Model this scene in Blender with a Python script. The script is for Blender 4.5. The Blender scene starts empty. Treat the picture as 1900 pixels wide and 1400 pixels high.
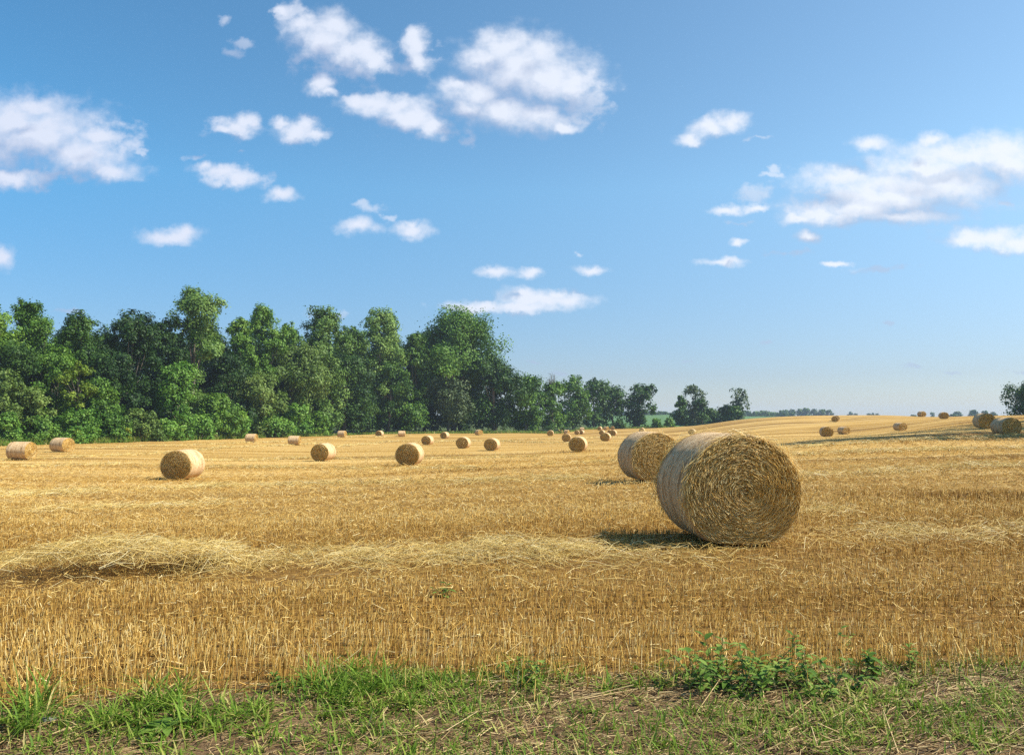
import bpy, math
import numpy as np
rng = np.random.default_rng(7)
C = bpy.context.scene.collection
SC = bpy.context.scene
R = math.radians

# ------------------------------------------------------------------ camera
F, CX, CY, HOR = 1440.0, 950.0, 700.0, 772.0     # photograph pixels (1900 x 1400)
PITCH = math.atan((HOR - CY) / F)
CH = 1.38                                        # eye height
K = 1.25 / 1.5
SP, CP = math.sin(PITCH), math.cos(PITCH)

def pdir(px, py):
    """direction (x/y, z/y) of a photograph pixel in the world"""
    cx = (np.asarray(px, float) - CX) / F
    cy = (CY - np.asarray(py, float)) / F
    y = CP - cy * SP
    return cx / y, (SP + cy * CP) / y

cam_d = bpy.data.cameras.new('camera')
cam = bpy.data.objects.new('camera', cam_d)
C.objects.link(cam)
cam.location = (0, 0, CH)
cam.rotation_euler = (math.pi / 2 + PITCH, 0, 0)
cam_d.sensor_width = 36.0
cam_d.sensor_fit = 'HORIZONTAL'
cam_d.lens = F / 1900 * 36
cam_d.clip_start = 0.05
cam_d.clip_end = 30000
SC.camera = cam

# ------------------------------------------------------------------ object helpers
def tag(o, label=None, cat=None, group=None, kind=None):
    if label: o['label'] = label
    if cat: o['category'] = cat
    if group: o['group'] = group
    if kind: o['kind'] = kind
    return o

def empty(name, loc, rz=0.0):
    o = bpy.data.objects.new(name, None)
    C.objects.link(o)
    o.location = loc
    o.rotation_euler = (0, 0, rz)
    o.empty_display_size = 0.3
    return o

def make_mesh(name, V, Q, attrs=None, smooth=False, mats=(), midx=None):
    V = np.ascontiguousarray(V, np.float32)
    me = bpy.data.meshes.new(name)
    me.vertices.add(len(V))
    me.vertices.foreach_set('co', V.ravel())
    faces = Q if isinstance(Q, (list, tuple)) else [Q]
    faces = [np.asarray(f, np.int32) for f in faces if len(f)]
    loops = np.concatenate([f.ravel() for f in faces])
    tot = np.concatenate([np.full(len(f), f.shape[1], np.int32) for f in faces])
    start = np.concatenate([[0], np.cumsum(tot)[:-1]]).astype(np.int32)
    me.loops.add(len(loops))
    me.loops.foreach_set('vertex_index', loops)
    me.polygons.add(len(tot))
    me.polygons.foreach_set('loop_start', start)
    me.polygons.foreach_set('loop_total', tot)
    if smooth:
        me.polygons.foreach_set('use_smooth', np.ones(len(tot), bool))
    for m in mats:
        me.materials.append(m)
    if midx is not None:
        me.polygons.foreach_set('material_index', np.asarray(midx, np.int32))
    for k, a in (attrs or {}).items():
        at = me.attributes.new(k, 'FLOAT', 'POINT')
        at.data.foreach_set('value', np.ascontiguousarray(a, np.float32))
    me.update(calc_edges=True)
    return me

def obj(name, me, parent=None, loc=None):
    o = bpy.data.objects.new(name, me)
    C.objects.link(o)
    if parent is not None: o.parent = parent
    if loc is not None: o.location = loc
    return o

# ------------------------------------------------------------------ numpy noise
def _hash(ix, iy, s):
    n = (ix.astype(np.int64) * 374761393 + iy.astype(np.int64) * 668265263 + s * 1442695041) & 0x7fffffff
    n = ((n ^ (n >> 13)) * 1274126177) & 0x7fffffff
    n = n ^ (n >> 16)
    return (n & 0xffff) / 65535.0

def vnoise(x, y, s=0):
    x = np.asarray(x, float); y = np.asarray(y, float)
    ix, iy = np.floor(x), np.floor(y)
    fx, fy = x - ix, y - iy
    fx = fx * fx * (3 - 2 * fx); fy = fy * fy * (3 - 2 * fy)
    a, b = _hash(ix, iy, s), _hash(ix + 1, iy, s)
    c, d = _hash(ix, iy + 1, s), _hash(ix + 1, iy + 1, s)
    return (a * (1 - fx) + b * fx) * (1 - fy) + (c * (1 - fx) + d * fx) * fy

def fbm(x, y, s=0, o=4):
    r = 0; a = 0.5
    for i in range(o):
        r = r + a * vnoise(x, y, s + i * 17); x = x * 2.03; y = y * 2.03; a *= 0.5
    return r / (1 - 0.5 ** o)

def sstep(a, b, x):
    t = np.clip((x - a) / (b - a), 0, 1)
    return t * t * (3 - 2 * t)

# ------------------------------------------------------------------ bales measured in the photograph
# left, right, top, bottom, turn of the visible end (+ = its right), true height in px, label
BALES = [
 (1210, 1487, 795, 1013, 21, 218, 'largest round straw bale, close up, shaggy golden end facing the viewer'),
 (1143, 1268, 797, 895, 20.0, 98, 'second largest round bale, partly hidden behind the biggest bale'),
 (15, 65, 818, 853, 56, 36, 'netted bale at the far left edge of the field, bright end turned right'),
 (95, 135, 808, 837.5, 43, 29, 'netted bale near the left shrubs, just beyond the one at the edge of the photo'),
 (297.5, 381.5, 832, 891, -25, 58, 'large bale in the left field with dark end and long sunlit netted side'),
 (456, 477.5, 802.7, 820.7, 68, 17.5, 'small bale side-on in front of the low green bushes'),
 (536, 557.3, 806.8, 826, 72, 18.5, 'small bale side-on with a narrow bright right end, left of a dark-ended bale'),
 (576, 624.6, 819, 855, -24, 35, 'dark-ended bale with sunlit side and a thin shadow to its left'),
 (627, 642.3, 797.4, 810.7, 65, 13.5, 'tiny bale side-on where the bushes end and the tall wood begins'),
 (697, 711.4, 797.4, 809, -20, 12, 'tiny dark round bale end against the black foot of the wood'),
 (733, 788, 816, 862, -12, 45, 'round dark bale end with thin sunlit rim, centre left of the field'),
 (781, 806, 807, 825.5, -19, 18.5, 'bale partly behind and right of the big centre-left round end'),
 (739, 752, 799, 811, 85, 11.8, 'tiny pale square-looking bale seen exactly side-on by the wood'),
 (816, 834.7, 800, 813, -25, 13.3, 'small bale with sunlit right side below the big domed tree'),
 (847, 873, 809, 831, -14, 22.5, 'left one of two similar round bale ends below the domed tree'),
 (897.5, 929, 812, 836, -15, 24.5, 'right one of two similar round bale ends below the domed tree'),
 (881, 895.6, 796.5, 807, 35, 11, 'tiny bale with a bright golden end right at the foot of the wood'),
 (1015, 1027.5, 798, 809.5, -5, 11.5, 'tiny lone dark bale end, leftmost of the cluster in mid field'),
 (1034.5, 1043.7, 796, 804, 80, 8, 'tiny pale side-on bale behind the left of the mid field cluster'),
 (1047.4, 1056, 798, 806, 60, 8.5, 'tiny pale bale peeping over a dark round bale end'),
 (1041.6, 1060.5, 803.7, 819.5, -3, 16.5, 'dark round bale end partly hidden by the larger bale to its right'),
 (1054, 1092, 807, 838, -9, 31, 'large bale end in mid field standing behind a fringe of taller stubble'),
 (1067, 1074, 797.6, 806, -5, 9, 'tiny dark bale just above the large mid field bale'),
 (1073.7, 1085, 799, 807, -20, 8.5, 'tiny brown bale between the large mid field bale and a pale one'),
 (1076, 1084, 793, 800, 85, 7.5, 'tiny pale bale, farthest in the cluster over the large mid field bale'),
 (1109, 1117, 790.5, 798, -20, 7.5, 'tiny bale, top left one of the six crowded left of the second largest bale'),
 (1112, 1122.6, 795, 804.5, -15, 9.5, 'tiny brown bale left of a pale one in the far crowded group'),
 (1121, 1129, 791, 798, 40, 7.5, 'tiny pale bale at the middle top of the far crowded group'),
 (1114.5, 1133, 800, 817.5, -10, 17.5, 'nearest round end of the far crowded group of bales'),
 (1128, 1136, 799, 808, -10, 9.5, 'tiny bale mostly hidden behind the nearest of the far crowded group'),
 (1131.5, 1144, 794.7, 806.6, -12, 12, 'round bale end with bright right rim, right side of the far crowded group'),
 (1132, 1141, 788.5, 795, 0, 7.5, 'tiny brown bale at the top right of the far crowded group'),
 (1186, 1196, 793.3, 802, -10, 9, 'tiny bale cap showing above the second largest bale'),
 (1279, 1290, 797.5, 809, -10, 12, 'tiny brown bale cap showing above the side of the biggest bale'),
 (1542, 1556, 762.5, 774, 0, 12, 'small reddish bale on the ridge line beside the bluish far trees'),
 (1517.6, 1549, 787, 808, 12, 21, 'dim bale end, left one of three huddled at the edge of the shade'),
 (1546, 1557, 793.5, 805, 10, 11, 'little bale squeezed between and behind two others at the shade edge'),
 (1552, 1580, 795, 809, 40, 15.5, 'dim bale with netted left side, right one of three at the shade edge'),
 (1657.5, 1683, 783, 800, 37, 17, 'lone bale with patchy sunlit end on the right hand slope'),
 (1701.7, 1719, 764, 775, 35, 11, 'left one of two reddish bales on the right hand skyline'),
 (1741.5, 1760.4, 761.5, 775.6, 15, 14, 'right one of two reddish bales on the right hand skyline'),
 (1805, 1848, 765, 795, 20, 30, 'shaded bale behind the one at the right edge of the photo'),
 (1835, 1899, 773.5, 809, 33, 36, 'shaded bale at the right edge with rings showing on its end'),
]

# ------------------------------------------------------------------ terrain (fitted to bale feet, wood edge and skyline)
pts = []
for (l, r, t, b, al, h, _) in BALES:
    d = F * 1.5 / h
    pts.append((((l + r) / 2 - CX) / F, d, -(b - HOR) / F * d, 0.02))
def A(px, d, z): pts.append(((px - CX) / F, d, z, 0.006))
for d in (2.2, 3.5, 5, 7.5):
    for px in (-250, 200, 700, 950, 1300, 1700, 2150): A(px, d, -1.66)
for px, d, py in ((-20, 101, 827), (130, 110, 823), (250, 120, 820), (400, 140, 815), (480, 158, 812), (600, 175, 809), (700, 205, 805),
                  (800, 216, 804), (900, 220, 804), (1000, 232, 803), (1080, 300, 797), (1160, 313, 795), (1235, 315, 793), (1300, 335, 789),
                  (1380, 250, 777), (1440, 230, 773), (1510, 215, 771.3), (1560, 205, 770), (1640, 205, 770), (1700, 212, 772), (1800, 210, 773),
                  (1900, 210, 773), (2100, 210, 772), (1235, 650, 772), (1235, 480, 781), (1235, 390, 787)):
    A(px, d, -(py - HOR) / F * d)
for px in (-250, 100, 400, 700, 900): A(px, 420, -5.0); A(px, 260, -4.9)
for px in (-250,): A(px, 101, -3.7); A(px, 50, -3.0); A(px, 20, -2.1)
for px in (1480, 1600, 1800, 2100): A(px, 300, -2.5); A(px, 420, -4.0)
for px in (-250, 200, 600, 1000, 1500, 2100): A(px, 1100, -2.5); A(px, 3000, -4)
for px in (2100,): A(px, 50, -1.2); A(px, 100, -0.6); A(px, 22, -1.5)
P = np.array(pts)
def feat(u, d): return np.stack([np.asarray(u) * 2.6, np.log(np.maximum(d, 0.5)) * 0.9], -1)
PX = feat(P[:, 0], P[:, 1])
def tps(r2): return 0.5 * r2 * np.log(r2 + 1e-9)
n = len(P)
M = np.zeros((n + 3, n + 3))
M[:n, :n] = tps(((PX[:, None] - PX[None]) ** 2).sum(-1)) + np.diag(P[:, 3])
M[:n, n] = 1; M[n, :n] = 1; M[:n, n + 1:] = PX; M[n + 1:, :n] = PX.T
W = np.linalg.solve(M, np.concatenate([P[:, 2], np.zeros(3)]))

def terrain(x, y):
    x = np.asarray(x, float).ravel(); y = np.asarray(y, float).ravel()
    rr = np.hypot(x, y) / K
    th = np.abs(np.arctan2(x, y))
    u = np.where(y > 0.01, x / np.maximum(y, 0.01), np.sign(x) * 9)
    uc = np.clip(u, -0.85, 0.85)
    d = rr * np.cos(np.arctan(uc))
    out = np.empty(len(x))
    for i in range(0, len(x), 20000):
        q = feat(uc[i:i + 20000], np.clip(d[i:i + 20000], 2.2, 3000))
        out[i:i + 20000] = tps(((q[:, None] - PX[None]) ** 2).sum(-1)) @ W[:n] + W[n] + q @ W[n + 1:]
    w = 1 - sstep(0.85, 1.5, th)
    out = out * w + -1.66 * (1 - w)
    z = out * K + CH
    near = 1 - sstep(9, 16, rr * K)
    z = z + near * 0.03 * (fbm(x * 1.7, y * 1.7, 3) - 0.5)
    z = z + (1 - near) * 0.14 * (fbm(x * 0.05, y * 0.22, 9, 3) - 0.5) * sstep(9, 30, rr * K)
    return z

def T1(x, y): return float(terrain([x], [y])[0])

def hit(px, py):
    """where the ray of a pixel meets the ground"""
    px = np.atleast_1d(np.asarray(px, float)); py = np.atleast_1d(np.asarray(py, float))
    u, s = pdir(px, py)
    ds = np.geomspace(2.2, 420, 260)
    X = u[:, None] * ds; Y = np.broadcast_to(ds, X.shape)
    Z = terrain(X, Y).reshape(X.shape)
    below = (CH + s[:, None] * ds) < Z
    i = np.where(below.any(1), below.argmax(1), len(ds) - 1)
    d = ds[i]
    return u * d, d

# ------------------------------------------------------------------ shader helpers
def new_mat(name):
    m = bpy.data.materials.new(name); m.use_nodes = True
    nt = m.node_tree; nt.nodes.clear()
    return m, nt

class N:
    def __init__(s, nt): s.nt = nt
    def __call__(s, t, **kw):
        nd = s.nt.nodes.new(t)
        for k, v in kw.items():
            if k.startswith('i_'):
                nd.inputs[k[2:].replace('_', ' ')].default_value = v
            else: setattr(nd, k, v)
        return nd
    def link(s, a, b): s.nt.links.new(a, b)
    def math(s, op, a, b=None, c=None, clamp=False):
        nd = s.nt.nodes.new('ShaderNodeMath'); nd.operation = op; nd.use_clamp = clamp
        for i, v in enumerate((a, b, c)):
            if v is None: continue
            if isinstance(v, (int, float)): nd.inputs[i].default_value = v
            else: s.link(v, nd.inputs[i])
        return nd.outputs[0]
    def vec(s, op, a, b=None, c=None):
        nd = s.nt.nodes.new('ShaderNodeVectorMath'); nd.operation = op
        for i, v in enumerate((a, b, c)):
            if v is None: continue
            if isinstance(v, (tuple, list)): nd.inputs[i].default_value = v
            else: s.link(v, nd.inputs[i])
        return nd.outputs['Value'] if op in ('LENGTH', 'DOT_PRODUCT', 'DISTANCE') else nd.outputs[0]
    def ramp(s, fac, stops, interp='LINEAR'):
        nd = s.nt.nodes.new('ShaderNodeValToRGB'); cr = nd.color_ramp; cr.interpolation = interp
        while len(cr.elements) < len(stops): cr.elements.new(0.5)
        for e, (p, c) in zip(cr.elements, stops):
            e.position = p; e.color = (*c, 1)
        s.link(fac, nd.inputs[0])
        return nd.outputs[0]
    def mix(s, fac, a, b, blend='MIX'):
        nd = s.nt.nodes.new('ShaderNodeMix'); nd.data_type = 'RGBA'; nd.blend_type = blend
        for i, v in ((0, fac), (6, a), (7, b)):
            if isinstance(v, (int, float)): nd.inputs[i].default_value = v
            elif isinstance(v, tuple): nd.inputs[i].default_value = (*v, 1)
            else: s.link(v, nd.inputs[i])
        return nd.outputs[2]
    def noise(s, vec, scale, detail=4, rough=0.55, dim='3D', color=False):
        nd = s.nt.nodes.new('ShaderNodeTexNoise'); nd.noise_dimensions = dim
        nd.inputs['Scale'].default_value = scale; nd.inputs['Detail'].default_value = detail
        nd.inputs['Roughness'].default_value = rough
        s.link(vec, nd.inputs['Vector'])
        return nd.outputs['Color'] if color else nd.outputs[0]
    def mapping(s, vec, scale=(1, 1, 1), rot=(0, 0, 0), loc=(0, 0, 0)):
        nd = s.nt.nodes.new('ShaderNodeMapping')
        nd.inputs['Scale'].default_value = scale; nd.inputs['Rotation'].default_value = rot; nd.inputs['Location'].default_value = loc
        s.link(vec, nd.inputs[0]); return nd.outputs[0]

def straw_material(name, stops, rough=0.55, spec=0.3, trans=0.0, noise_amt=0.25):
    m, nt = new_mat(name); g = N(nt)
    at = g('ShaderNodeAttribute', attribute_name='tint')
    geo = g('ShaderNodeNewGeometry')
    nz = g.noise(geo.outputs['Position'], 45.0, 2)
    f = g.math('ADD', at.outputs['Fac'], g.math('MULTIPLY', g.math('SUBTRACT', nz, 0.5), noise_amt), clamp=True)
    col = g.ramp(f, stops)
    b = g('ShaderNodeBsdfPrincipled')
    b.inputs['Roughness'].default_value = rough
    b.inputs['Specular IOR Level'].default_value = spec
    g.link(col, b.inputs['Base Color'])
    out = g('ShaderNodeOutputMaterial')
    if trans:
        tr = g('ShaderNodeBsdfTranslucent'); g.link(col, tr.inputs[0])
        mx = g('ShaderNodeMixShader'); mx.inputs[0].default_value = trans
        g.link(b.outputs[0], mx.inputs[1]); g.link(tr.outputs[0], mx.inputs[2]); g.link(mx.outputs[0], out.inputs[0])
    else:
        g.link(b.outputs[0], out.inputs[0])
    return m

GOLD = [(0.0, (0.13, 0.062, 0.012)), (0.3, (0.39, 0.205, 0.038)), (0.6, (0.68, 0.425, 0.10)), (0.85, (0.83, 0.62, 0.22)), (1.0, (0.90, 0.75, 0.38))]
M_stub = straw_material('stubble_straw', GOLD, trans=0.12)
M_wind = straw_material('windrow_straw', [(0.0, (0.28, 0.16, 0.03)), (0.4, (0.68, 0.47, 0.12)), (0.75, (0.85, 0.67, 0.25)), (1.0, (0.92, 0.80, 0.45))], rough=0.42, spec=0.45, trans=0.1)
M_end = straw_material('bale_straw', [(0.0, (0.27, 0.135, 0.018)), (0.5, (0.80, 0.51, 0.125)), (1.0, (0.97, 0.81, 0.40))], rough=0.45, spec=0.4, trans=0.08)
M_litter = straw_material('dead_litter', [(0.0, (0.05, 0.03, 0.012)), (0.35, (0.20, 0.12, 0.048)), (0.7, (0.46, 0.315, 0.13)), (1.0, (0.72, 0.55, 0.27))])
M_grass = straw_material('grass_blade', [(0.0, (0.035, 0.075, 0.008)), (0.4, (0.10, 0.19, 0.018)), (0.7, (0.19, 0.29, 0.032)), (0.88, (0.36, 0.37, 0.08)), (1.0, (0.58, 0.46, 0.2))], rough=0.55, spec=0.15, trans=0.3, noise_amt=0.1)
M_weed = straw_material('weed_leaf', [(0.0, (0.045, 0.10, 0.014)), (0.5, (0.13, 0.23, 0.036)), (1.0, (0.32, 0.39, 0.08))], rough=0.55, spec=0.12, trans=0.3, noise_amt=0.15)

def foliage_material(name, dark, mid, light):
    m, nt = new_mat(name); g = N(nt)
    at = g('ShaderNodeAttribute', attribute_name='tint')
    oi = g('ShaderNodeObjectInfo')
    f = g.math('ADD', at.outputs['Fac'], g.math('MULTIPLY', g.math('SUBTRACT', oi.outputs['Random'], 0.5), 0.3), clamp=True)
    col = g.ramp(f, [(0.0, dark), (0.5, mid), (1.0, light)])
    d = g('ShaderNodeBsdfPrincipled'); d.inputs['Roughness'].default_value = 0.55; d.inputs['Specular IOR Level'].default_value = 0.22
    g.link(col, d.inputs['Base Color'])
    tr = g('ShaderNodeBsdfTranslucent')
    tc = g.mix(1.0, col, (1.0, 1.15, 0.45), 'MULTIPLY'); g.link(tc, tr.inputs[0])
    mx = g('ShaderNodeMixShader'); mx.inputs[0].default_value = 0.2
    out = g('ShaderNodeOutputMaterial')
    g.link(d.outputs[0], mx.inputs[1]); g.link(tr.outputs[0], mx.inputs[2]); g.link(mx.outputs[0], out.inputs[0])
    return m
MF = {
 'deep':  foliage_material('foliage_shaded', (0.011, 0.032, 0.007), (0.028, 0.072, 0.011), (0.07, 0.14, 0.02)),  # canopy shade put into the leaf colour of lower and rear trees
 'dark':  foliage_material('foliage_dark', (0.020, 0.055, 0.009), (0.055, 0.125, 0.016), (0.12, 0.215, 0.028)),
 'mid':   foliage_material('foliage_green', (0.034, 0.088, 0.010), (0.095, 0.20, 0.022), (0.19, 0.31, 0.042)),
 'light': foliage_material('foliage_pale', (0.06, 0.125, 0.022), (0.145, 0.245, 0.045), (0.25, 0.36, 0.09)),
 'olive': foliage_material('foliage_olive', (0.055, 0.105, 0.018), (0.13, 0.205, 0.038), (0.22, 0.29, 0.07)),
 'bright': foliage_material('foliage_fresh', (0.055, 0.145, 0.014), (0.125, 0.26, 0.032), (0.23, 0.37, 0.06)),
 'lime': foliage_material('foliage_lime', (0.07, 0.125, 0.012), (0.15, 0.235, 0.022), (0.30, 0.37, 0.05)),
 'yellow': foliage_material('foliage_yellow', (0.15, 0.19, 0.02), (0.30, 0.33, 0.03), (0.44, 0.42, 0.05)),
 'grey':  foliage_material('foliage_grey', (0.045, 0.075, 0.028), (0.095, 0.14, 0.055), (0.17, 0.215, 0.10)),
}
def bark_material():
    m, nt = new_mat('bark'); g = N(nt)
    geo = g('ShaderNodeNewGeometry')
    nz = g.noise(g.mapping(geo.outputs['Position'], (6, 6, 0.8)), 1.0, 5)
    col = g.ramp(nz, [(0.25, (0.05, 0.04, 0.03)), (0.7, (0.20, 0.165, 0.125))])
    b = g('ShaderNodeBsdfPrincipled'); b.inputs['Roughness'].default_value = 0.9; g.link(col, b.inputs['Base Color'])
    g.link(b.outputs[0], g('ShaderNodeOutputMaterial').inputs[0]); return m
M_bark = bark_material()

# ------------------------------------------------------------------ ground
VERGE = np.array([(-3000, 1345), (-200, 1325), (0, 1318), (150, 1308), (300, 1292), (480, 1282), (640, 1262), (800, 1262), (950, 1262), (1100, 1262), (1300, 1255), (1500, 1250), (1700, 1240), (1900, 1228), (2200, 1215), (6000, 1180)], float)
_u, _s = pdir(VERGE[:, 0], VERGE[:, 1])
VD = CH / -_s                                   # flat ground here
VXs, VYs = _u * VD, VD
def verge_y(x): return np.interp(x, VXs, VYs)

EDGE = [(-600, 76), (-20, 84.5), (130, 92), (250, 100), (400, 117), (480, 132), (600, 146), (700, 171), (800, 180), (900, 183.5), (1000, 193.5), (1080, 252), (1160, 261), (1235, 263), (1300, 280), (1360, 300)]
EX = np.array([((p - CX) / F) for p, d in EDGE]); ED = np.array([d for p, d in EDGE], float)
def edge_d(px): return float(np.interp((px - CX) / F, EX, ED))

def build_ground():
    ang = np.concatenate([np.arange(-180, -42, 6.0), np.arange(-42, 42, 0.28), np.arange(42, 180.1, 6.0)])
    ang[0] = -180; ang = ang[ang < 179.9]
    rad = np.concatenate([[0.5, 1.0, 1.6], np.geomspace(2.2, 420, 330), np.geomspace(440, 2900, 40)])
    Aa, Rr = np.meshgrid(np.radians(ang), rad)
    X = Rr * np.sin(Aa); Y = Rr * np.cos(Aa)
    Z = terrain(X, Y)
    V = np.stack([X.ravel(), Y.ravel(), Z], -1)
    na, nr = len(ang), len(rad)
    i, j = np.meshgrid(np.arange(na), np.arange(nr - 1))
    a = j * na + i; b = j * na + (i + 1) % na
    Q = np.stack([a, b, b + na, a + na], -1).reshape(-1, 4)
    c = len(V); V = np.vstack([V, [[0, 0, T1(0.01, 0.4)]]])
    ii = np.arange(na)
    Tt = np.stack([np.full(na, c), (ii + 1) % na, ii], -1)
    x, y = V[:, 0], V[:, 1]
    fld = sstep(-0.05, 0.10, y - verge_y(x) + 0.18 * (fbm(x * 2.2, y * 2.2, 5) - 0.5))
    u = x / np.maximum(y, 0.1)
    ed = np.interp(u, EX, ED, left=76, right=5000)
    wood = np.where(y > 5, sstep(-0.5, 3.0, y - ed), 0)
    far = sstep(330, 380, np.hypot(x, y))
    wood = np.maximum(wood, far)
    wood = np.where((u > 0.27), sstep(215, 230, y), wood)
    return make_mesh('ground', V, [Q, Tt], {'field': fld, 'wood': wood}, smooth=True)

def ground_material():
    m, nt = new_mat('field_ground'); g = N(nt)
    geo = g('ShaderNodeNewGeometry'); pos = geo.outputs['Position']
    fld = g('ShaderNodeAttribute', attribute_name='field').outputs['Fac']
    wood = g('ShaderNodeAttribute', attribute_name='wood').outputs['Fac']
    rot = (0, 0, R(-2))
    strips = g.noise(g.mapping(pos, (0.010, 0.20, 0), rot), 1.0, 4, 0.62)
    strips2 = g.noise(g.mapping(pos, (0.016, 0.5, 0), rot, (7, 3, 0)), 1.0, 3, 0.6)
    patch = g.noise(g.mapping(pos, (0.05, 0.14, 0)), 1.0, 4)
    fine = g.noise(g.mapping(pos, (0.8, 3.0, 1.0)), 3.0, 5, 0.7)
    f = g.math('ADD', g.math('MULTIPLY', strips, 0.9), g.math('MULTIPLY', fine, 0.35))
    f = g.math('ADD', f, g.math('MULTIPLY', g.math('SUBTRACT', patch, 0.5), 0.5))
    col = g.ramp(f, [(0.46, (0.15, 0.075, 0.016)), (0.55, (0.29, 0.16, 0.035)), (0.65, (0.41, 0.245, 0.06)), (0.76, (0.50, 0.32, 0.10))])
    pale = g.ramp(strips2, [(0.54, (0, 0, 0)), (0.61, (1, 1, 1))])
    col = g.mix(g.math('MULTIPLY', pale, 0.75), col, (0.62, 0.43, 0.165))
    # under the near stubble: litter and earth
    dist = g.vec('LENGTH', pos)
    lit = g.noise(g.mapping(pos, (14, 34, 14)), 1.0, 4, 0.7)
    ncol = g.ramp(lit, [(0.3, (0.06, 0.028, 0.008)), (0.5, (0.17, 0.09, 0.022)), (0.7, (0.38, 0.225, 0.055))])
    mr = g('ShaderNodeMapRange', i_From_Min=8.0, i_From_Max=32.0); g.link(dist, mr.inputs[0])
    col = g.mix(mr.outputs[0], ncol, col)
    # bare verge soil
    s1 = g.noise(pos, 5.0, 6, 0.65); s2 = g.noise(pos, 45.0, 4, 0.7)
    sf = g.math('ADD', g.math('MULTIPLY', s1, 0.6), g.math('MULTIPLY', s2, 0.4))
    soil = g.ramp(sf, [(0.36, (0.04, 0.025, 0.014)), (0.5, (0.16, 0.10, 0.05)), (0.64, (0.35, 0.235, 0.125))])
    col = g.mix(fld, soil, col)
    gr = g.noise(pos, 0.6, 4)
    wcol = g.ramp(gr, [(0.3, (0.04, 0.06, 0.018)), (0.7, (0.10, 0.13, 0.035))])
    col = g.mix(wood, col, wcol)
    b = g('ShaderNodeBsdfPrincipled'); b.inputs['Roughness'].default_value = 0.9; b.inputs['Specular IOR Level'].default_value = 0.1
    g.link(col, b.inputs['Base Color'])
    bp = g('ShaderNodeBump'); bp.inputs['Strength'].default_value = 0.6; bp.inputs['Distance'].default_value = 0.04
    hh = g.math('ADD', g.math('MULTIPLY', s2, 0.5), g.math('ADD', fine, g.math('MULTIPLY', lit, 0.6)))
    g.link(hh, bp.inputs['Height']); g.link(bp.outputs[0], b.inputs['Normal'])
    g.link(b.outputs[0], g('ShaderNodeOutputMaterial').inputs[0])
    return m
gme = build_ground(); gme.materials.append(ground_material())
tag(obj('ground', gme), 'stubble field ground with bare verge soil in front', 'ground', kind='structure')

# green crop beyond the gap in the trees
def build_crop():
    px = np.linspace(1090, 1460, 150); ds = np.geomspace(272, 760, 130)
    U = pdir(px, 760)[0]
    Ug, Dg = np.meshgrid(U, ds)
    X = Ug * Dg; Y = Dg
    Z = terrain(X, Y).reshape(X.shape) + 0.55 + 0.5 * (vnoise(X * 0.5, Y * 0.12, 4) - 0.5) + 0.35 * np.sin(Y * 0.9 + X * 0.12)
    Z[0] -= 0.8; Z[:, 0] -= 0.8; Z[:, -1] -= 0.8
    V = np.stack([X.ravel(), Y.ravel(), Z.ravel()], -1)
    n1, n2 = len(px), len(ds)
    i, j = np.meshgrid(np.arange(n1 - 1), np.arange(n2 - 1))
    a = j * n1 + i
    return make_mesh('crop_field', V, np.stack([a, a + 1, a + 1 + n1, a + n1], -1).reshape(-1, 4), smooth=True)
m, nt = new_mat('crop_green'); g = N(nt)
geo = g('ShaderNodeNewGeometry')
nz = g.noise(g.mapping(geo.outputs['Position'], (0.9, 0.25, 0)), 1.0, 4, 0.7)
col = g.ramp(nz, [(0.3, (0.035, 0.09, 0.02)), (0.7, (0.10, 0.20, 0.04))])
b = g('ShaderNodeBsdfPrincipled'); b.inputs['Roughness'].default_value = 0.8; g.link(col, b.inputs['Base Color'])
g.link(b.outputs[0], g('ShaderNodeOutputMaterial').inputs[0])
cme = build_crop(); cme.materials.append(m)
tag(obj('crop_field', cme), 'green crop field seen through the gap in the trees', 'field', kind='structure')

# ------------------------------------------------------------------ stalks
def prisms(base, tip, w, tint, sides=3, mid=None, taper=0.75):
    """thin prisms from base to tip (with an optional bent middle); arrays (n,3)"""
    nn = len(base)
    rings = [base, tip] if mid is None else [base, mid, tip]
    ax = tip - base; L = np.linalg.norm(ax, axis=1, keepdims=True) + 1e-9; ax = ax / L
    ref = np.where(np.abs(ax[:, 2:3]) < 0.8, np.array([[0, 0, 1.0]]), np.array([[1.0, 0, 0]]))
    e1 = np.cross(ax, ref); e1 /= np.linalg.norm(e1, axis=1, keepdims=True) + 1e-9
    e2 = np.cross(ax, e1)
    ph = rng.uniform(0, 6.28, nn)[:, None]
    Vs = []
    nrg = len(rings)
    for k, c in enumerate(rings):
        ww = (w * (1 - (1 - taper) * k / (nrg - 1)))[:, None] * 0.5
        for s in range(sides):
            t = ph + s * 2 * math.pi / sides
            Vs.append(c + ww * (np.cos(t) * e1 + np.sin(t) * e2))
    V = np.stack(Vs, 1)
    per = nrg * sides
    f = []
    for k in range(nrg - 1):
        for s in range(sides):
            f.append([k * sides + s, k * sides + (s + 1) % sides, (k + 1) * sides + (s + 1) % sides, (k + 1) * sides + s])
    f = np.array(f)
    Q = (np.arange(nn)[:, None, None] * per + f[None]).reshape(-1, 4)
    return V.reshape(-1, 3), Q, np.repeat(tint, per)

def join(parts):
    Vs, Qs, ts = [], [], []; o = 0
    for V, Q, t in parts:
        Vs.append(V); Qs.append(Q + o); ts.append(t); o += len(V)
    return np.vstack(Vs), np.vstack(Qs), np.concatenate(ts)

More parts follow.
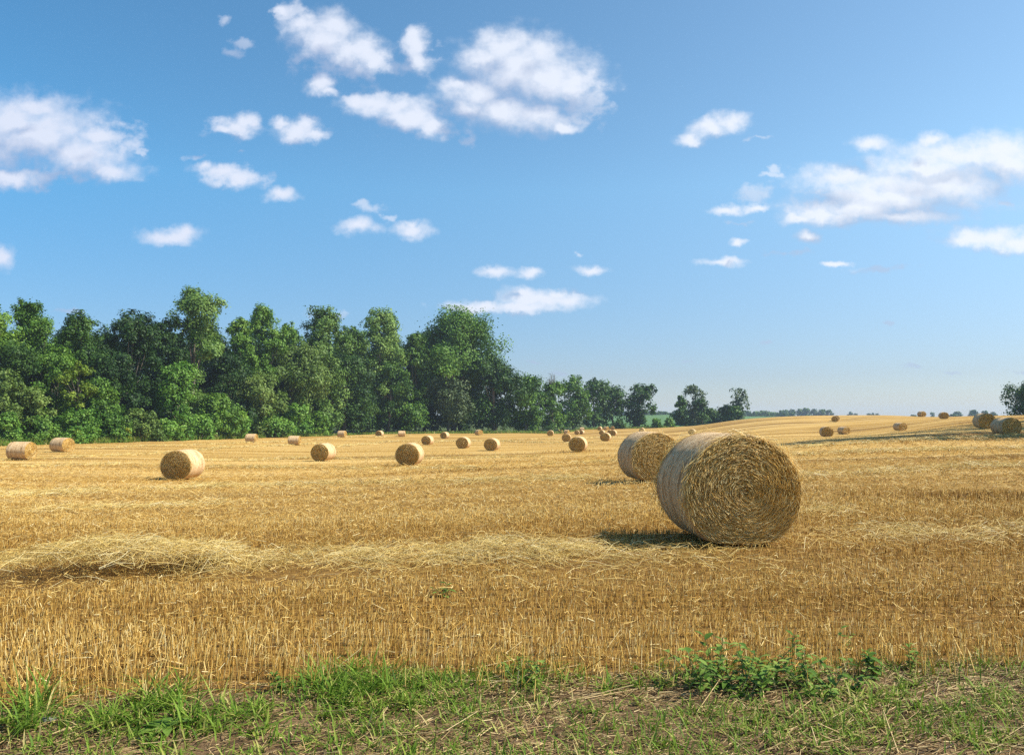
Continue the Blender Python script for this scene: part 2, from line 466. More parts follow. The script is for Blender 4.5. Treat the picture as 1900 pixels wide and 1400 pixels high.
# taller or rougher patches seen in the photograph: px, py, rx, ry, height, redness
PATCH = [(1610, 915, 110, 14, 1.7, 0.8), (1800, 925, 130, 16, 1.8, 0.9), (1850, 850, 60, 12, 1.6, 0.6), (810, 842, 70, 4, 2.0, 0.6), (1060, 838, 75, 5, 2.0, 0.7), (1130, 826, 20, 4, 2.0, 0.5),
         (880, 877, 80, 7, 1.5, 0.4), (660, 925, 190, 10, 1.4, 0.3), (300, 905, 130, 6, 1.4, 0.3), (430, 840, 70, 6, 1.4, 0.3), (180, 858, 120, 7, 1.5, 0.3), (1600, 825, 130, 5, 1.4, 0.5), (60, 945, 60, 9, 1.5, 0.3), (640, 838, 80, 6, 1.5, 0.4)]
PW = []
for (px, py, rx, ry, hh, rd) in PATCH:
    x0, y0 = hit([px], [py]); x1, y1 = hit([px], [py - ry]); x2, y2 = hit([px], [py + ry])
    PW.append((x0[0], y0[0], rx / F * y0[0], max(0.25, (y1[0] - y2[0]) / 2), hh, rd))

def patch_field(x, y):
    h = np.ones(len(x)); r = np.zeros(len(x))
    for (cx, cy, rx, ry, hh, rd) in PW:
        q = ((x - cx) / rx) ** 2 + ((y - cy) / ry) ** 2 + 0.9 * (fbm(x * 0.6, y * 0.6, 31, 3) - 0.5)
        w = 1 - sstep(0.5, 1.15, q)
        h = np.maximum(h, 1 + (hh - 1) * w); r = np.maximum(r, rd * w)
    return h, r

# straw windrows as pixel polylines: points, half width (m), straws per metre, lift (m)
WIND = [
 ([(-150, 1090), (60, 1080), (200, 1064), (330, 1052), (430, 1050)], 0.8, 2200, 0.10),
 ([(400, 1046), (560, 1056), (700, 1040), (830, 1026), (960, 1030), (1080, 1038)], 1.0, 1200, 0.05),
 ([(1060, 1040), (1230, 1036), (1400, 1022), (1550, 985), (1720, 1000), (2050, 985)], 0.9, 330, 0.02),
 ([(1440, 960), (1540, 950), (1600, 965)], 0.45, 200, 0.03),
 ([(-80, 924), (200, 912), (430, 903)], 0.7, 220, 0.03),
 ([(-80, 958), (150, 948), (420, 935)], 0.4, 130, 0.04),
 ([(380, 905), (560, 902), (760, 897), (1100, 890)], 0.8, 130, 0.04),
 ([(-60, 868), (260, 862), (560, 870), (900, 872)], 0.8, 60, 0.04),
 ([(1480, 886), (1600, 882), (1720, 876), (1790, 868), (2000, 864)], 0.7, 200, 0.03),
 ([(1480, 846), (1600, 840), (1720, 837), (2000, 830)], 0.8, 150, 0.05),
 ([(1480, 832), (1640, 822), (1780, 814), (2000, 803)], 0.8, 110, 0.05),
 ([(-60, 856), (150, 848), (300, 842), (420, 830), (600, 822)], 0.9, 80, 0.05),
 ([(380, 856), (560, 851), (720, 852), (1000, 848)], 0.8, 60, 0.05),
 ([(600, 832), (720, 820), (900, 818), (1100, 822)], 0.9, 60, 0.05),
 ([(160, 832), (420, 824), (640, 812), (760, 808)], 1.0, 45, 0.05),
 ([(760, 822), (1000, 815), (1150, 811)], 1.0, 35, 0.05),
 ([(1000, 862), (1140, 858)], 0.7, 80, 0.04),
]
WPOLY = []
for pl, hw, dens, lift in WIND:
    a = np.array(pl, float)
    x, y = hit(a[:, 0], a[:, 1])
    WPOLY.append((np.stack([x, y], -1), hw, dens, lift))

def wind_w(x, y):
    """0..1 how much straw lies at a point (only the near rows)"""
    w = np.zeros(len(x))
    for P2, hw, dens, lift in WPOLY[:4]:
        for k in range(len(P2) - 1):
            p, q = P2[k], P2[k + 1]; d = q - p
            t = np.clip(((x - p[0]) * d[0] + (y - p[1]) * d[1]) / (d @ d), 0, 1)
            dist = np.hypot(x - p[0] - t * d[0], y - p[1] - t * d[1])
            w = np.maximum(w, (1 - sstep(0.6 * hw, 1.0 * hw, dist)) * min(1, dens / 900))
    return w

def build_stubble():
    parts = []
    # near and middle field; density falls and width grows with distance
    def zone(d0, d1, dens0, p, dref, umax):
        ncount = 400000
        d = rng.uniform(0, 1, ncount)
        d = np.sqrt(d0 ** 2 + d * (d1 ** 2 - d0 ** 2))
        keep = rng.uniform(0, 1, ncount)
        area = umax * (d1 ** 2 - d0 ** 2)
        want = area * dens0 * np.minimum(1, (dref / d) ** p)
        kk = keep < want / ncount
        d = d[kk]
        u = rng.uniform(-umax, umax, len(d))
        return u * d, d
    X, Y = [], []
    for z in ((3.2, 7, 1050, 0, 7, 0.76), (7, 14, 1050, 1.7, 7, 0.76), (14, 40, 330, 1.55, 7, 0.74), (40, 130, 330, 1.65, 7, 0.72)):
        x, y = zone(*z); X.append(x); Y.append(y)
    # the field goes on to both sides of the picture, a little thinner
    for z, un in (((1.2, 7, 650, 0, 7, 2.6), 0.76), ((7, 14, 600, 1.7, 7, 1.7), 0.76), ((14, 40, 250, 1.55, 7, 1.1), 0.74), ((40, 130, 250, 1.65, 7, 0.85), 0.72)):
        x, y = zone(*z); k = np.abs(x) > un * y; X.append(x[k]); Y.append(y[k])
    x = np.concatenate(X); y = np.concatenate(Y)
    near = y < 40
    rowp = 0.19
    v = y - 0.015 * x
    y = np.where(near, (np.round(v / rowp) + rng.normal(0, 0.075, len(y))) * rowp + 0.015 * x, y)
    ok = y > verge_y(x) - 0.05 + 0.10 * rng.normal(size=len(x)) + 0.22 * (fbm(x * 2.2, y * 2.2, 5) - 0.5)
    thin = fbm(x * 0.35, y * 1.1, 21, 3)
    ok &= rng.uniform(0, 1, len(x)) < 0.55 + 1.3 * (thin - 0.2)
    ww = wind_w(x, y)
    ok &= rng.uniform(0, 1, len(x)) > 0.75 * ww
    x, y = x[ok], y[ok]; nn = len(x)
    z = terrain(x, y)
    ph, pr = patch_field(x, y)
    strip = fbm(x * 0.05, y * 0.45, 41, 3)
    h = (0.076 + 0.055 * (1 - sstep(4.3, 5.4, y)) - 0.022 * np.clip((y - 7) / 20, 0, 1) + 0.045 * (0.5 * strip + 0.5 * fbm(x * 0.02, y * 0.6 - x * 0.02, 65, 3) - 0.5) * -2.2) * rng.uniform(0.75, 1.15, nn) * ph
    h *= 1 - 0.55 * wind_w(x, y)
    far = np.clip(y / 7, 1, None)
    w = 0.0047 * far ** 0.77 * rng.uniform(0.7, 1.3, nn)
    lean = rng.normal(0, 0.115, (nn, 2)) + np.stack([0.10 * (vnoise(x * .7, y * .7, 8) - .3), np.zeros(nn)], -1)
    bent = rng.uniform(0, 1, nn) < 0.07
    lean[bent] *= 5
    base = np.stack([x, y, z - 0.01], -1)
    tip = base + np.stack([lean[:, 0] * h, lean[:, 1] * h, h], -1)
    col = fbm(x * 0.07, y * 0.75, 61, 3)
    band = fbm(x * 0.02, y * 0.6 - x * 0.02, 65, 3)
    tint = 0.57 + (0.6 * (col - 0.5) + 0.85 * (band - 0.5)) + rng.normal(0, 0.19, nn) - 0.28 * pr + 0.20 * np.clip((y - 9) / 22, 0, 1)
    parts.append(prisms(base, tip, w, np.clip(tint, 0.02, 1)))
    # chaff and short fallen straw on the ground between the rows
    n2 = 70000
    d = 3.4 + (45 - 3.4) * rng.uniform(0, 1, n2) ** 1.9
    u = rng.uniform(-0.76, 0.76, n2)
    x, y = u * d, d
    ok = (y > verge_y(x) + 0.02) & (rng.uniform(0, 1, n2) < np.clip(0.12 + (y - 5) / 7, 0.12, 1)); x, y = x[ok], y[ok]; nn = len(x)
    z = terrain(x, y)
    L = rng.uniform(0.03, 0.13, nn) * np.clip(y / 9, 1, 3) ** .7; a = rng.uniform(0, 6.28, nn)
    el = rng.normal(0.15, 0.25, nn)
    dv = np.stack([np.cos(a) * np.cos(el), np.sin(a) * np.cos(el), np.abs(np.sin(el))], -1)
    c = np.stack([x, y, z + rng.uniform(0.0, 0.07, nn)], -1)
    parts.append(prisms(c, c + dv * L[:, None], 0.0042 * np.clip(y / 7, 1, 7) ** .75 * rng.uniform(.7, 1.4, nn), np.clip(rng.normal(0.60, 0.2, nn), 0, 1)))
    # bright broken tips and flecks caught in the stalks
    n3 = 22000
    d = 3.9 + 16 * rng.uniform(0, 1, n3) ** 1.4; u = rng.uniform(-0.76, 0.76, n3)
    x, y = u * d, d
    ok = (y > verge_y(x) + 0.05) & (rng.uniform(0, 1, n3) < 0.25 + 1.4 * (fbm(x * 1.5, y * 2.5, 15, 3) - .3)); x, y = x[ok], y[ok]; nn = len(x)
    a = rng.uniform(0, 6.28, nn); el = rng.normal(0.3, 0.5, nn)
    c = np.stack([x, y, terrain(x, y) + rng.uniform(0.01, 0.10, nn)], -1)
    dv = np.stack([np.cos(a) * np.cos(el), np.sin(a) * np.cos(el), np.sin(el)], -1)
    parts.append(prisms(c, c + dv * (rng.uniform(.012, .05, nn) * np.clip(y / 8, 1, 2))[:, None], 0.0055 * np.clip(y / 7, 1, 3) ** .7 * rng.uniform(.6, 1.3, nn), np.clip(rng.normal(0.68, 0.2, nn), 0, 1)))
    V, Q, t = join(parts)
    return make_mesh('stubble', V, Q, {'tint': t}, mats=[M_stub])
tag(obj('stubble', build_stubble()), 'short cut golden stubble standing in rows over the field', 'stubble', kind='stuff')

def build_windrows():
    parts = []
    for wi, (P2, hw, dens, lift) in enumerate(WPOLY):
        seg = np.linalg.norm(np.diff(P2, axis=0), axis=1); cum = np.concatenate([[0], np.cumsum(seg)])
        n1 = int(min(10000 if wi < 2 else 3500, dens * cum[-1]))
        s = rng.uniform(0, cum[-1], n1)
        x = np.interp(s, cum, P2[:, 0]); y = np.interp(s, cum, P2[:, 1])
        k = np.clip(np.searchsorted(cum, s) - 1, 0, len(seg) - 1)
        d = np.diff(P2, axis=0)[k] / seg[k][:, None]
        o = rng.normal(0, 0.5, n1) * hw
        clump = fbm(x * 1.1 + 5 * wi, y * 1.1, 71 + wi, 3)
        keep = rng.uniform(0, 1, n1) < np.clip(0.35 + 2.2 * (clump - 0.35), 0.1, 1)
        x, y, d, o, clump = x[keep], y[keep], d[keep], o[keep], clump[keep]; nn = len(x)
        x = x - d[:, 1] * o; y = y + d[:, 0] * o
        ok = y > verge_y(x) + 0.2
        x, y, d, o, clump = x[ok], y[ok], d[ok], o[ok], clump[ok]; nn = len(x)
        fall = np.exp(-(o / hw) ** 2 * 1.2)
        z = terrain(x, y) + 0.015 + lift * fall * (0.3 + 1.5 * clump) * rng.uniform(0.1, 1.0, nn) ** 0.7
        if wi == 0:
            heap = np.exp(-((x + 3.15) / 1.5) ** 2 - ((y - 6.75) / 0.75) ** 2)
            z = z + 0.28 * heap * rng.uniform(0.12, 1, nn) ** 0.5 + 0.09 * heap * sstep(6.9, 6.3, y) 
        far = np.clip(y / 7, 1, None)
        L = rng.uniform(0.10, 0.42, nn) * np.clip(far, 1, 3) ** .5
        a = np.arctan2(d[:, 1], d[:, 0]) + rng.normal(0, 0.95 if wi == 0 else 0.75, nn) + 1.8 * (fbm(x * 1.6, y * 1.6, 90, 2) - 0.5) + np.where(rng.uniform(0, 1, nn) < .5, math.pi, 0)
        el = rng.normal(0.10, 0.28, nn)
        dv = np.stack([np.cos(a) * np.cos(el), np.sin(a) * np.cos(el), np.sin(el)], -1)
        c = np.stack([x, y, z], -1)
        b0, t0 = c - dv * L[:, None] / 2, c + dv * L[:, None] / 2
        for e in (b0, t0): e[:, 2] = np.maximum(e[:, 2], terrain(e[:, 0], e[:, 1]) + 0.004)
        md = (b0 + t0) / 2 + np.stack([rng.normal(0, .03, nn), rng.normal(0, .03, nn), 0.03 + rng.normal(0, .02, nn)], -1) * np.clip(L[:, None] / .4, .3, 1.5)
        tint = np.clip(0.52 + rng.normal(0, 0.25, nn) + 0.3 * (clump - .5), 0, 1)
        parts.append(prisms(b0, t0, 0.0038 * far ** 0.85 * rng.uniform(.7, 1.3, nn), tint, mid=md))
    V, Q, t = join(parts)
    return make_mesh('loose_straw', V, Q, {'tint': t}, mats=[M_wind])
tag(obj('loose_straw', build_windrows()), 'loose pale straw lying in rows across the stubble', 'straw', kind='stuff')

# ------------------------------------------------------------------ bales
def net_material():
    m, nt = new_mat('net_wrap'); g = N(nt)
    tc = g('ShaderNodeTexCoord'); p = tc.outputs['Object']
    sep = g('ShaderNodeSeparateXYZ'); g.link(p, sep.inputs[0])
    around = g.noise(g.mapping(p, (1.0, 30, 1.0)), 1.0, 3, 0.6)
    blot = g.noise(g.mapping(p, (3, 5, 3)), 1.0, 5, 0.65)
    fib = g.noise(g.mapping(p, (22, 60, 22)), 1.0, 3, 0.7)
    f = g.math('ADD', g.math('MULTIPLY', around, 0.6), g.math('ADD', g.math('MULTIPLY', blot, 0.35), g.math('SUBTRACT', g.math('MULTIPLY', fib, 0.75), 0.35)))
    col = g.ramp(f, [(0.34, (0.27, 0.145, 0.055)), (0.48, (0.56, 0.365, 0.18)), (0.60, (0.75, 0.55, 0.31)), (0.76, (0.90, 0.76, 0.53))])
    b = g('ShaderNodeBsdfPrincipled'); b.inputs['Roughness'].default_value = 0.75; b.inputs['Specular IOR Level'].default_value = 0.12
    g.link(col, b.inputs['Base Color'])
    bp = g('ShaderNodeBump'); bp.inputs['Strength'].default_value = 0.9; bp.inputs['Distance'].default_value = 0.02
    g.link(g.math('ADD', fib, around), bp.inputs['Height']); g.link(bp.outputs[0], b.inputs['Normal'])
    g.link(b.outputs[0], g('ShaderNodeOutputMaterial').inputs[0]); return m
def end_material():
    m, nt = new_mat('bale_end'); g = N(nt)
    tc = g('ShaderNodeTexCoord'); p = tc.outputs['Object']
    q = g.vec('SUBTRACT', p, (0, 0, 0.6))
    q = g.vec('MULTIPLY', q, (1, 0, 1))
    r = g.vec('LENGTH', q)
    nq = g.vec('NORMALIZE', q)
    cmb = g('ShaderNodeCombineXYZ'); g.link(g.math('MULTIPLY', r, 55.0), cmb.inputs[0])
    v = g.vec('ADD', g.vec('MULTIPLY', nq, (4.5, 4.5, 4.5)), cmb.outputs[0])
    ring = g.noise(v, 1.0, 4, 0.7)
    cl = g.noise(p, 5.0, 4)
    f = g.math('ADD', ring, g.math('MULTIPLY', g.math('SUBTRACT', cl, 0.5), 0.35))
    col = g.ramp(f, [(0.30, (0.08, 0.040, 0.008)), (0.44, (0.32, 0.18, 0.035)), (0.58, (0.60, 0.38, 0.085)), (0.76, (0.84, 0.60, 0.21))])
    b = g('ShaderNodeBsdfPrincipled'); b.inputs['Roughness'].default_value = 0.6; b.inputs['Specular IOR Level'].default_value = 0.3
    g.link(col, b.inputs['Base Color'])
    bp = g('ShaderNodeBump'); bp.inputs['Strength'].default_value = 1.0; bp.inputs['Distance'].default_value = 0.03
    g.link(ring, bp.inputs['Height']); g.link(bp.outputs[0], b.inputs['Normal'])
    g.link(b.outputs[0], g('ShaderNodeOutputMaterial').inputs[0]); return m
M_net, M_face = net_material(), end_material()
BR, BL = 0.625, 1.25

def squash(x, z):
    """round section sagging on the ground"""
    zz = z / BR
    low = np.clip(-zz - 0.80, 0, 1)
    z2 = z + BR * low * 0.72
    x2 = x * (1.025 + 0.02 * (1 - np.abs(zz)))
    return x2, z2 + BR * 0.955 - 0.0

def bale_meshes(seed, detail):
    rs = np.random.default_rng(seed)
    seg = 128 if detail else 56
    # wrapped side
    ys = np.linspace(-BL / 2, BL / 2, 34 if detail else 12)
    th = np.linspace(0, 2 * np.pi, seg, endpoint=False)
    Tm, Ym = np.meshgrid(th, ys)
    e = np.abs(Ym) / (BL / 2)
    rr = BR * (1 - 0.035 * sstep(0.86, 1.0, e)) + 0.022 * (fbm(np.cos(Tm) * 2 + 9 + seed, np.sin(Tm) * 2 + Ym * 3, seed, 3) - .5) + 0.0025 * (vnoise(Ym * 17, Tm * 0.6, seed + 2) - .5)
    x, z = squash(rr * np.cos(Tm), rr * np.sin(Tm))
    V = np.stack([x.ravel(), Ym.ravel(), z.ravel()], -1)
    i, j = np.meshgrid(np.arange(seg), np.arange(len(ys) - 1))
    a = j * seg + i; b = j * seg + (i + 1) % seg
    net = make_mesh('net_wrap', V, np.stack([a, b, b + seg, a + seg], -1).reshape(-1, 4), smooth=True, mats=[M_net])
    ends = []
    for sgn in (-1, 1):
        nr = 40 if detail else 10
        rad = np.linspace(0.02, 1.0, nr)
        Tm, Rm = np.meshgrid(th, rad)
        rr = Rm * BR * (0.972 - 0.0)
        bulge = 0.05 * (1 - Rm ** 2) - 0.012
        rough = 0.035 * (fbm(Rm * 26 + seed, Tm * 1.9, seed + 5, 3) - 0.5) * (1 if detail else 0.7)
        x, z = squash(rr * np.cos(Tm), rr * np.sin(Tm))
        yy = sgn * (BL / 2 + bulge + rough * np.clip(Rm * 3, 0, 1))
        V = np.stack([x.ravel(), yy.ravel(), z.ravel()], -1)
        i, j = np.meshgrid(np.arange(seg), np.arange(nr - 1))
        a = j * seg + i; b = j * seg + (i + 1) % seg
        Q = np.stack([a, b, b + seg, a + seg], -1).reshape(-1, 4)
        if sgn > 0: Q = Q[:, ::-1]
        t0 = np.full(len(V), 0.5)
        # straws laid round and round, some sticking out
        ns = (12000 if detail == 2 else 6000 if detail == 1 else 420)
        if sgn > 0: ns = ns // 5
        r0 = BR * 0.98 * np.sqrt(rs.uniform(0.002, 1.0, ns)); a0 = rs.uniform(0, 2 * np.pi, ns)
        L = rs.uniform(0.04, 0.20, ns) * (1 if detail else 1.5)
        dr = rs.normal(0, 0.15, ns) * np.where(rs.uniform(0, 1, ns) < .22, 3.2, 1.0)
        def pt(s):
            aa = a0 + s * L / np.maximum(r0, 0.12)
            r1 = np.minimum(r0 + s * L * dr, BR * 0.995)
            X, Z = squash(r1 * np.cos(aa), r1 * np.sin(aa))
            return X, Z, r1
        out = 0.05 * (1 - (r0 / BR) ** 2) - 0.004 + rs.exponential(0.008, ns)
        tipo = np.abs(rs.normal(0, 0.032, ns))
        P3 = []
        for s, eo in ((-0.5, -0.006), (0.0, 0.006), (0.5, 0.0)):
            X, Z, r1 = pt(s)
            oo = out + eo + (tipo if s == 0.5 else 0)
            P3.append(np.stack([X, sgn * (BL / 2 + oo), Z], -1))
        w = (0.0040 if detail else 0.012) * rs.uniform(.7, 1.3, ns)
        VV, QQ, tt = prisms(P3[0], P3[2], w, np.clip(rs.normal(0.52, 0.34, ns), 0, 1), mid=P3[1])
        parts = [(VV, QQ, tt)]
        if detail:
            # stray straws round the rim
            ns = 330 if detail == 2 else 140
            a0 = rs.uniform(-0.5, np.pi + 0.5, ns); r0 = BR * rs.uniform(0.9, 1.0, ns)
            X, Z = squash(r0 * np.cos(a0), r0 * np.sin(a0))
            b0 = np.stack([X, sgn * (BL / 2 - rs.uniform(0.0, 0.06, ns)), Z], -1)
            tg = np.stack([-np.sin(a0), np.zeros(ns), np.cos(a0)], -1) * rs.choice([-1, 1], ns)[:, None]
            nm = np.stack([np.cos(a0), np.zeros(ns), np.sin(a0)], -1)
            dv = tg + nm * rs.uniform(0.0, 0.35, ns)[:, None] + np.array([0, sgn, 0]) * rs.normal(0.15, 0.3, ns)[:, None]
            t1 = b0 + dv * rs.uniform(0.06, 0.26, ns)[:, None]
            t1[:, 2] = np.maximum(t1[:, 2], 0.01)
            parts.append(prisms(b0, t1, 0.005 * rs.uniform(.7, 1.3, ns), np.clip(rs.normal(0.65, 0.2, ns), 0, 1)))
        Vs, Qs, ts = join(parts)
        nface = len(Q)
        V2 = np.vstack([V, Vs]); Q2 = np.vstack([Q, Qs + len(V)])
        mi = np.concatenate([np.zeros(nface), np.ones(len(Qs))])
        ends.append(make_mesh('straw_end', V2, Q2, {'tint': np.concatenate([t0, ts])}, mats=[M_face, M_end], midx=mi))
    return net, ends

far_sets = [bale_meshes(100 + i, 0) for i in range(4)]
mid_set = bale_meshes(55, 1)
BPOS = []
for bi, (l, r, t, b, al, h, lab) in enumerate(BALES):
    d = F * 1.25 / h
    u, _ = pdir((l + r) / 2, b)
    u = float(u)
    aa = R(al)
    yc = d + 0.5 * BL * abs(math.cos(aa))
    if bi == 0: yc = d + 0.51; u -= 0.001
    xc = u * yc
    z = T1(xc, yc)
    fz = CH - (b - HOR) / F * d
    rho = -math.atan(u) + aa
    o = empty('straw_bale', (xc, yc, z - 0.015), rho)
    tag(o, lab, 'bale', 'round straw bales in the field')
    net, ends = bale_meshes(3, 2) if bi == 0 else bale_meshes(4, 1) if bi == 1 else mid_set if h > 40 else far_sets[bi % 4]
    obj('net_wrap', net, o)
    for e in ends: obj('straw_end', e, o)
    o.scale = (1, .82, 1) if bi == 0 else (1, .86, 1) if bi == 1 else (rng.uniform(.98, 1.05), rng.uniform(.95, 1.04), rng.uniform(.95, 1.0))
    BPOS.append((xc, yc))
    err = (fz - z) * F / d
    if abs(err) > 1.5: print('bale', bi, 'foot off by px %.1f' % err)

# ------------------------------------------------------------------ trees
def tube(p0, p1, r0, r1, nseg=7, bend=None):
    k = 5
    t = np.linspace(0, 1, k)[:, None]
    c = p0 * (1 - t) + p1 * t
    if bend is not None: c = c + np.sin(t * np.pi) * bend
    ax = p1 - p0; ax = ax / np.linalg.norm(ax)
    e1 = np.cross(ax, [0.3, 1, 0.2]); e1 /= np.linalg.norm(e1); e2 = np.cross(ax, e1)
    th = np.linspace(0, 2 * np.pi, nseg, endpoint=False)
    rr = r0 * (1 - t) + r1 * t
    V = (c[:, None] + rr[:, None] * (np.cos(th)[None, :, None] * e1 + np.sin(th)[None, :, None] * e2)).reshape(-1, 3)
    i, j = np.meshgrid(np.arange(nseg), np.arange(k - 1))
    a = j * nseg + i; b = j * nseg + (i + 1) % nseg
    return V, np.stack([a, b, b + nseg, a + nseg], -1).reshape(-1, 4), np.zeros(len(V))

PROF = {
 'broad':  lambda t: np.sqrt(np.clip(1 - (np.abs(t - 0.42) / np.where(t < 0.42, 0.52, 0.585)) ** 2.2, 0.01, 1)),
 'dome':   lambda t: np.sqrt(np.clip(1 - (np.abs(t - 0.36) / np.where(t < 0.36, 0.55, 0.65)) ** 2.6, 0.01, 1)),
 'tall':   lambda t: np.sqrt(np.clip(1 - (np.abs(t - 0.45) / 0.60) ** 3.0, 0.01, 1)) * (1 - 0.18 * t),
 'cone':   lambda t: np.clip((1.02 - t) ** 0.75, 0.03, 1),
 'shrub':  lambda t: np.sqrt(np.clip(1 - (np.clip(t, 0, 1)) ** 2.0, 0.02, 1)),
 'vase':   lambda t: np.clip(0.35 + 0.75 * np.sin(np.clip(t, 0, 1) * np.pi * 0.78), 0.05, 1) * np.sqrt(np.clip(1 - t ** 6, 0.02, 1)),
}

def tree_meshes(seed, H, Wd, kind, leaf, base_frac, dens, mat, sparse=0.0):
    rs = np.random.default_rng(seed)
    prof = PROF[kind]
    z0 = H * base_frac; hc = H - z0
    asp = hc / Wd
    nlb = int(np.clip(rs.integers(10, 14) * (0.70 + 0.60 * asp), 9, 34))
    t = (np.arange(nlb) + rs.uniform(-0.5, 1.5, nlb)) / nlb
    t = np.clip(t, 0.02, 0.98); rs.shuffle(t)
    az = rs.uniform(0, 2 * np.pi) + np.arange(nlb) * 2.399 + rs.normal(0, .5, nlb)
    ww = prof(t) * Wd / 2
    rl = Wd * rs.uniform(0.15, 0.29, nlb)
    rl = np.minimum(rl, 0.05 * Wd + ww * 0.75)
    er = np.maximum(ww * rs.uniform(0.8, 1.16, nlb) - rl * 0.8, 0) * np.sqrt(rs.uniform(0.25, 1, nlb))
    cz = np.minimum(z0 + t * hc, H * rs.uniform(0.93, 1.0, nlb) - rl * 0.9)
    cz = np.maximum(cz, z0 * 0.8 + rl * 0.3)
    k = int(np.argmax(cz + rl)); cz[k] = H - rl[k] * 1.02
    lob = np.stack([er * np.cos(az), er * np.sin(az), cz], -1)
    nsub = 13
    d1 = rs.normal(size=(nlb, nsub, 3)); d1 /= np.linalg.norm(d1, axis=-1, keepdims=True)
    d1[..., 2] = np.where(d1[..., 2] < -0.5, -d1[..., 2], d1[..., 2])
    cen = (lob[:, None] + d1 * (rl[:, None] * rs.uniform(0.45, 1.05, (nlb, nsub)))[..., None]).reshape(-1, 3)
    d1 = d1.reshape(-1, 3)
    rcl = (rl[:, None] * rs.uniform(0.24, 0.52, (nlb, nsub))).ravel()
    nc = len(cen)
    n_leaf = int(np.clip(dens * 3.0 * math.pi * Wd * hc / leaf ** 2, 700, 44000))
    wgt = rcl ** 2 * rs.uniform(0.35, 1.3, nc) * (1 - sparse * np.clip((cen[:, 2] - z0) / hc, 0, 1) * 0.6)
    wgt = wgt / wgt.sum()
    ci = rs.choice(nc, n_leaf, p=wgt)
    dv = rs.normal(size=(n_leaf, 3)); dv /= np.linalg.norm(dv, axis=1, keepdims=True)
    rr = rs.uniform(0.0, 1.0, n_leaf) ** 0.5
    stray = np.where(rs.uniform(0, 1, n_leaf) < 0.08, rs.uniform(1.1, 1.9, n_leaf), 1.0)
    c = cen[ci] + dv * (rr * stray * rcl[ci])[:, None]
    if base_frac < 0.03: c[:, 2] = np.abs(c[:, 2])
    c[:, 2] = np.clip(c[:, 2], 0.05, H * 1.015)
    nrm = 0.5 * dv + 0.6 * d1[ci] + rs.normal(0, 0.42, (n_leaf, 3)) + np.array([0, 0, 0.25])
    nrm /= np.linalg.norm(nrm, axis=1, keepdims=True)
    ref = rs.normal(size=(n_leaf, 3))
    e1 = np.cross(nrm, ref); e1 /= np.linalg.norm(e1, axis=1, keepdims=True); e2 = np.cross(nrm, e1)
    s = leaf * rs.uniform(0.55, 1.4, n_leaf)[:, None]
    V = np.stack([c - e1 * s * 0.62, c + e2 * s * 0.42 + nrm * s * 0.1, c + e1 * s * 0.62, c - e2 * s * 0.42 + nrm * s * 0.1], 1).reshape(-1, 3)
    Q = np.arange(n_leaf * 4).reshape(-1, 4)
    ctint = np.repeat(rs.normal(0, 0.10, nlb), nsub) + rs.normal(0, 0.12, nc)
    tint = np.clip(0.47 + ctint[ci] + rs.normal(0, 0.16, n_leaf), 0, 1)
    crown = make_mesh('crown', V, Q, {'tint': np.repeat(tint, 4)}, mats=[mat])
    # trunk with limbs
    tr = Wd * 0.022 + H * 0.006
    top = np.array([rs.normal(0, Wd * .03), rs.normal(0, Wd * .03), z0 + hc * 0.62])
    parts = [tube(np.array([0, 0, -0.3]), top, tr, tr * 0.35, 8, np.array([rs.normal(0, Wd * .004), rs.normal(0, Wd * .004), 0]))]
    nl = 3 if kind == 'shrub' else 9
    for k in rs.choice(nc, min(nl, nc), replace=False):
        f = rs.uniform(0.25, 0.85)
        p0 = np.array([0, 0, 0]) * (1 - f) + top * f
        q = cen[k].copy()
        if q[2] < p0[2]: p0 = top * max(0.15, f * q[2] / p0[2] * 0.8)
        parts.append(tube(p0, q, tr * 0.42 * (1.1 - f * .6), tr * 0.08, 5, np.array([0, 0, rs.normal(0, .05) * Wd])))
    Vt, Qt, _ = join(parts)
    trunk = make_mesh('trunk', Vt, Qt, smooth=True, mats=[M_bark])
    return crown, trunk

def place_tree(name, cat, label, group, px, top, wpx, depth, kind, mat, base=0.12, dens=1.0, sparse=0.0, seed=None, meshes=None):
    u, s = pdir(px, top)
    x, y = float(u) * depth, depth
    z = T1(x, y)
    H = CH + float(s) * depth - z
    Wd = wpx / F * depth
    o = empty(name, (x, y, z - 0.05))
    tag(o, label, cat, group)
    if meshes is None:
        leaf = max(0.17, 1.72 * depth / 776)
        crown, trunk = tree_meshes(seed if seed is not None else int(px * 7 + top) % 9999, H, Wd, kind, leaf, base, dens, MF[mat], sparse)
    else: crown, trunk = meshes
    obj('foliage' if cat == 'shrub' else 'crown', crown, o)
    obj('stem' if cat == 'shrub' else 'trunk', trunk, o)
    return o, H, Wd

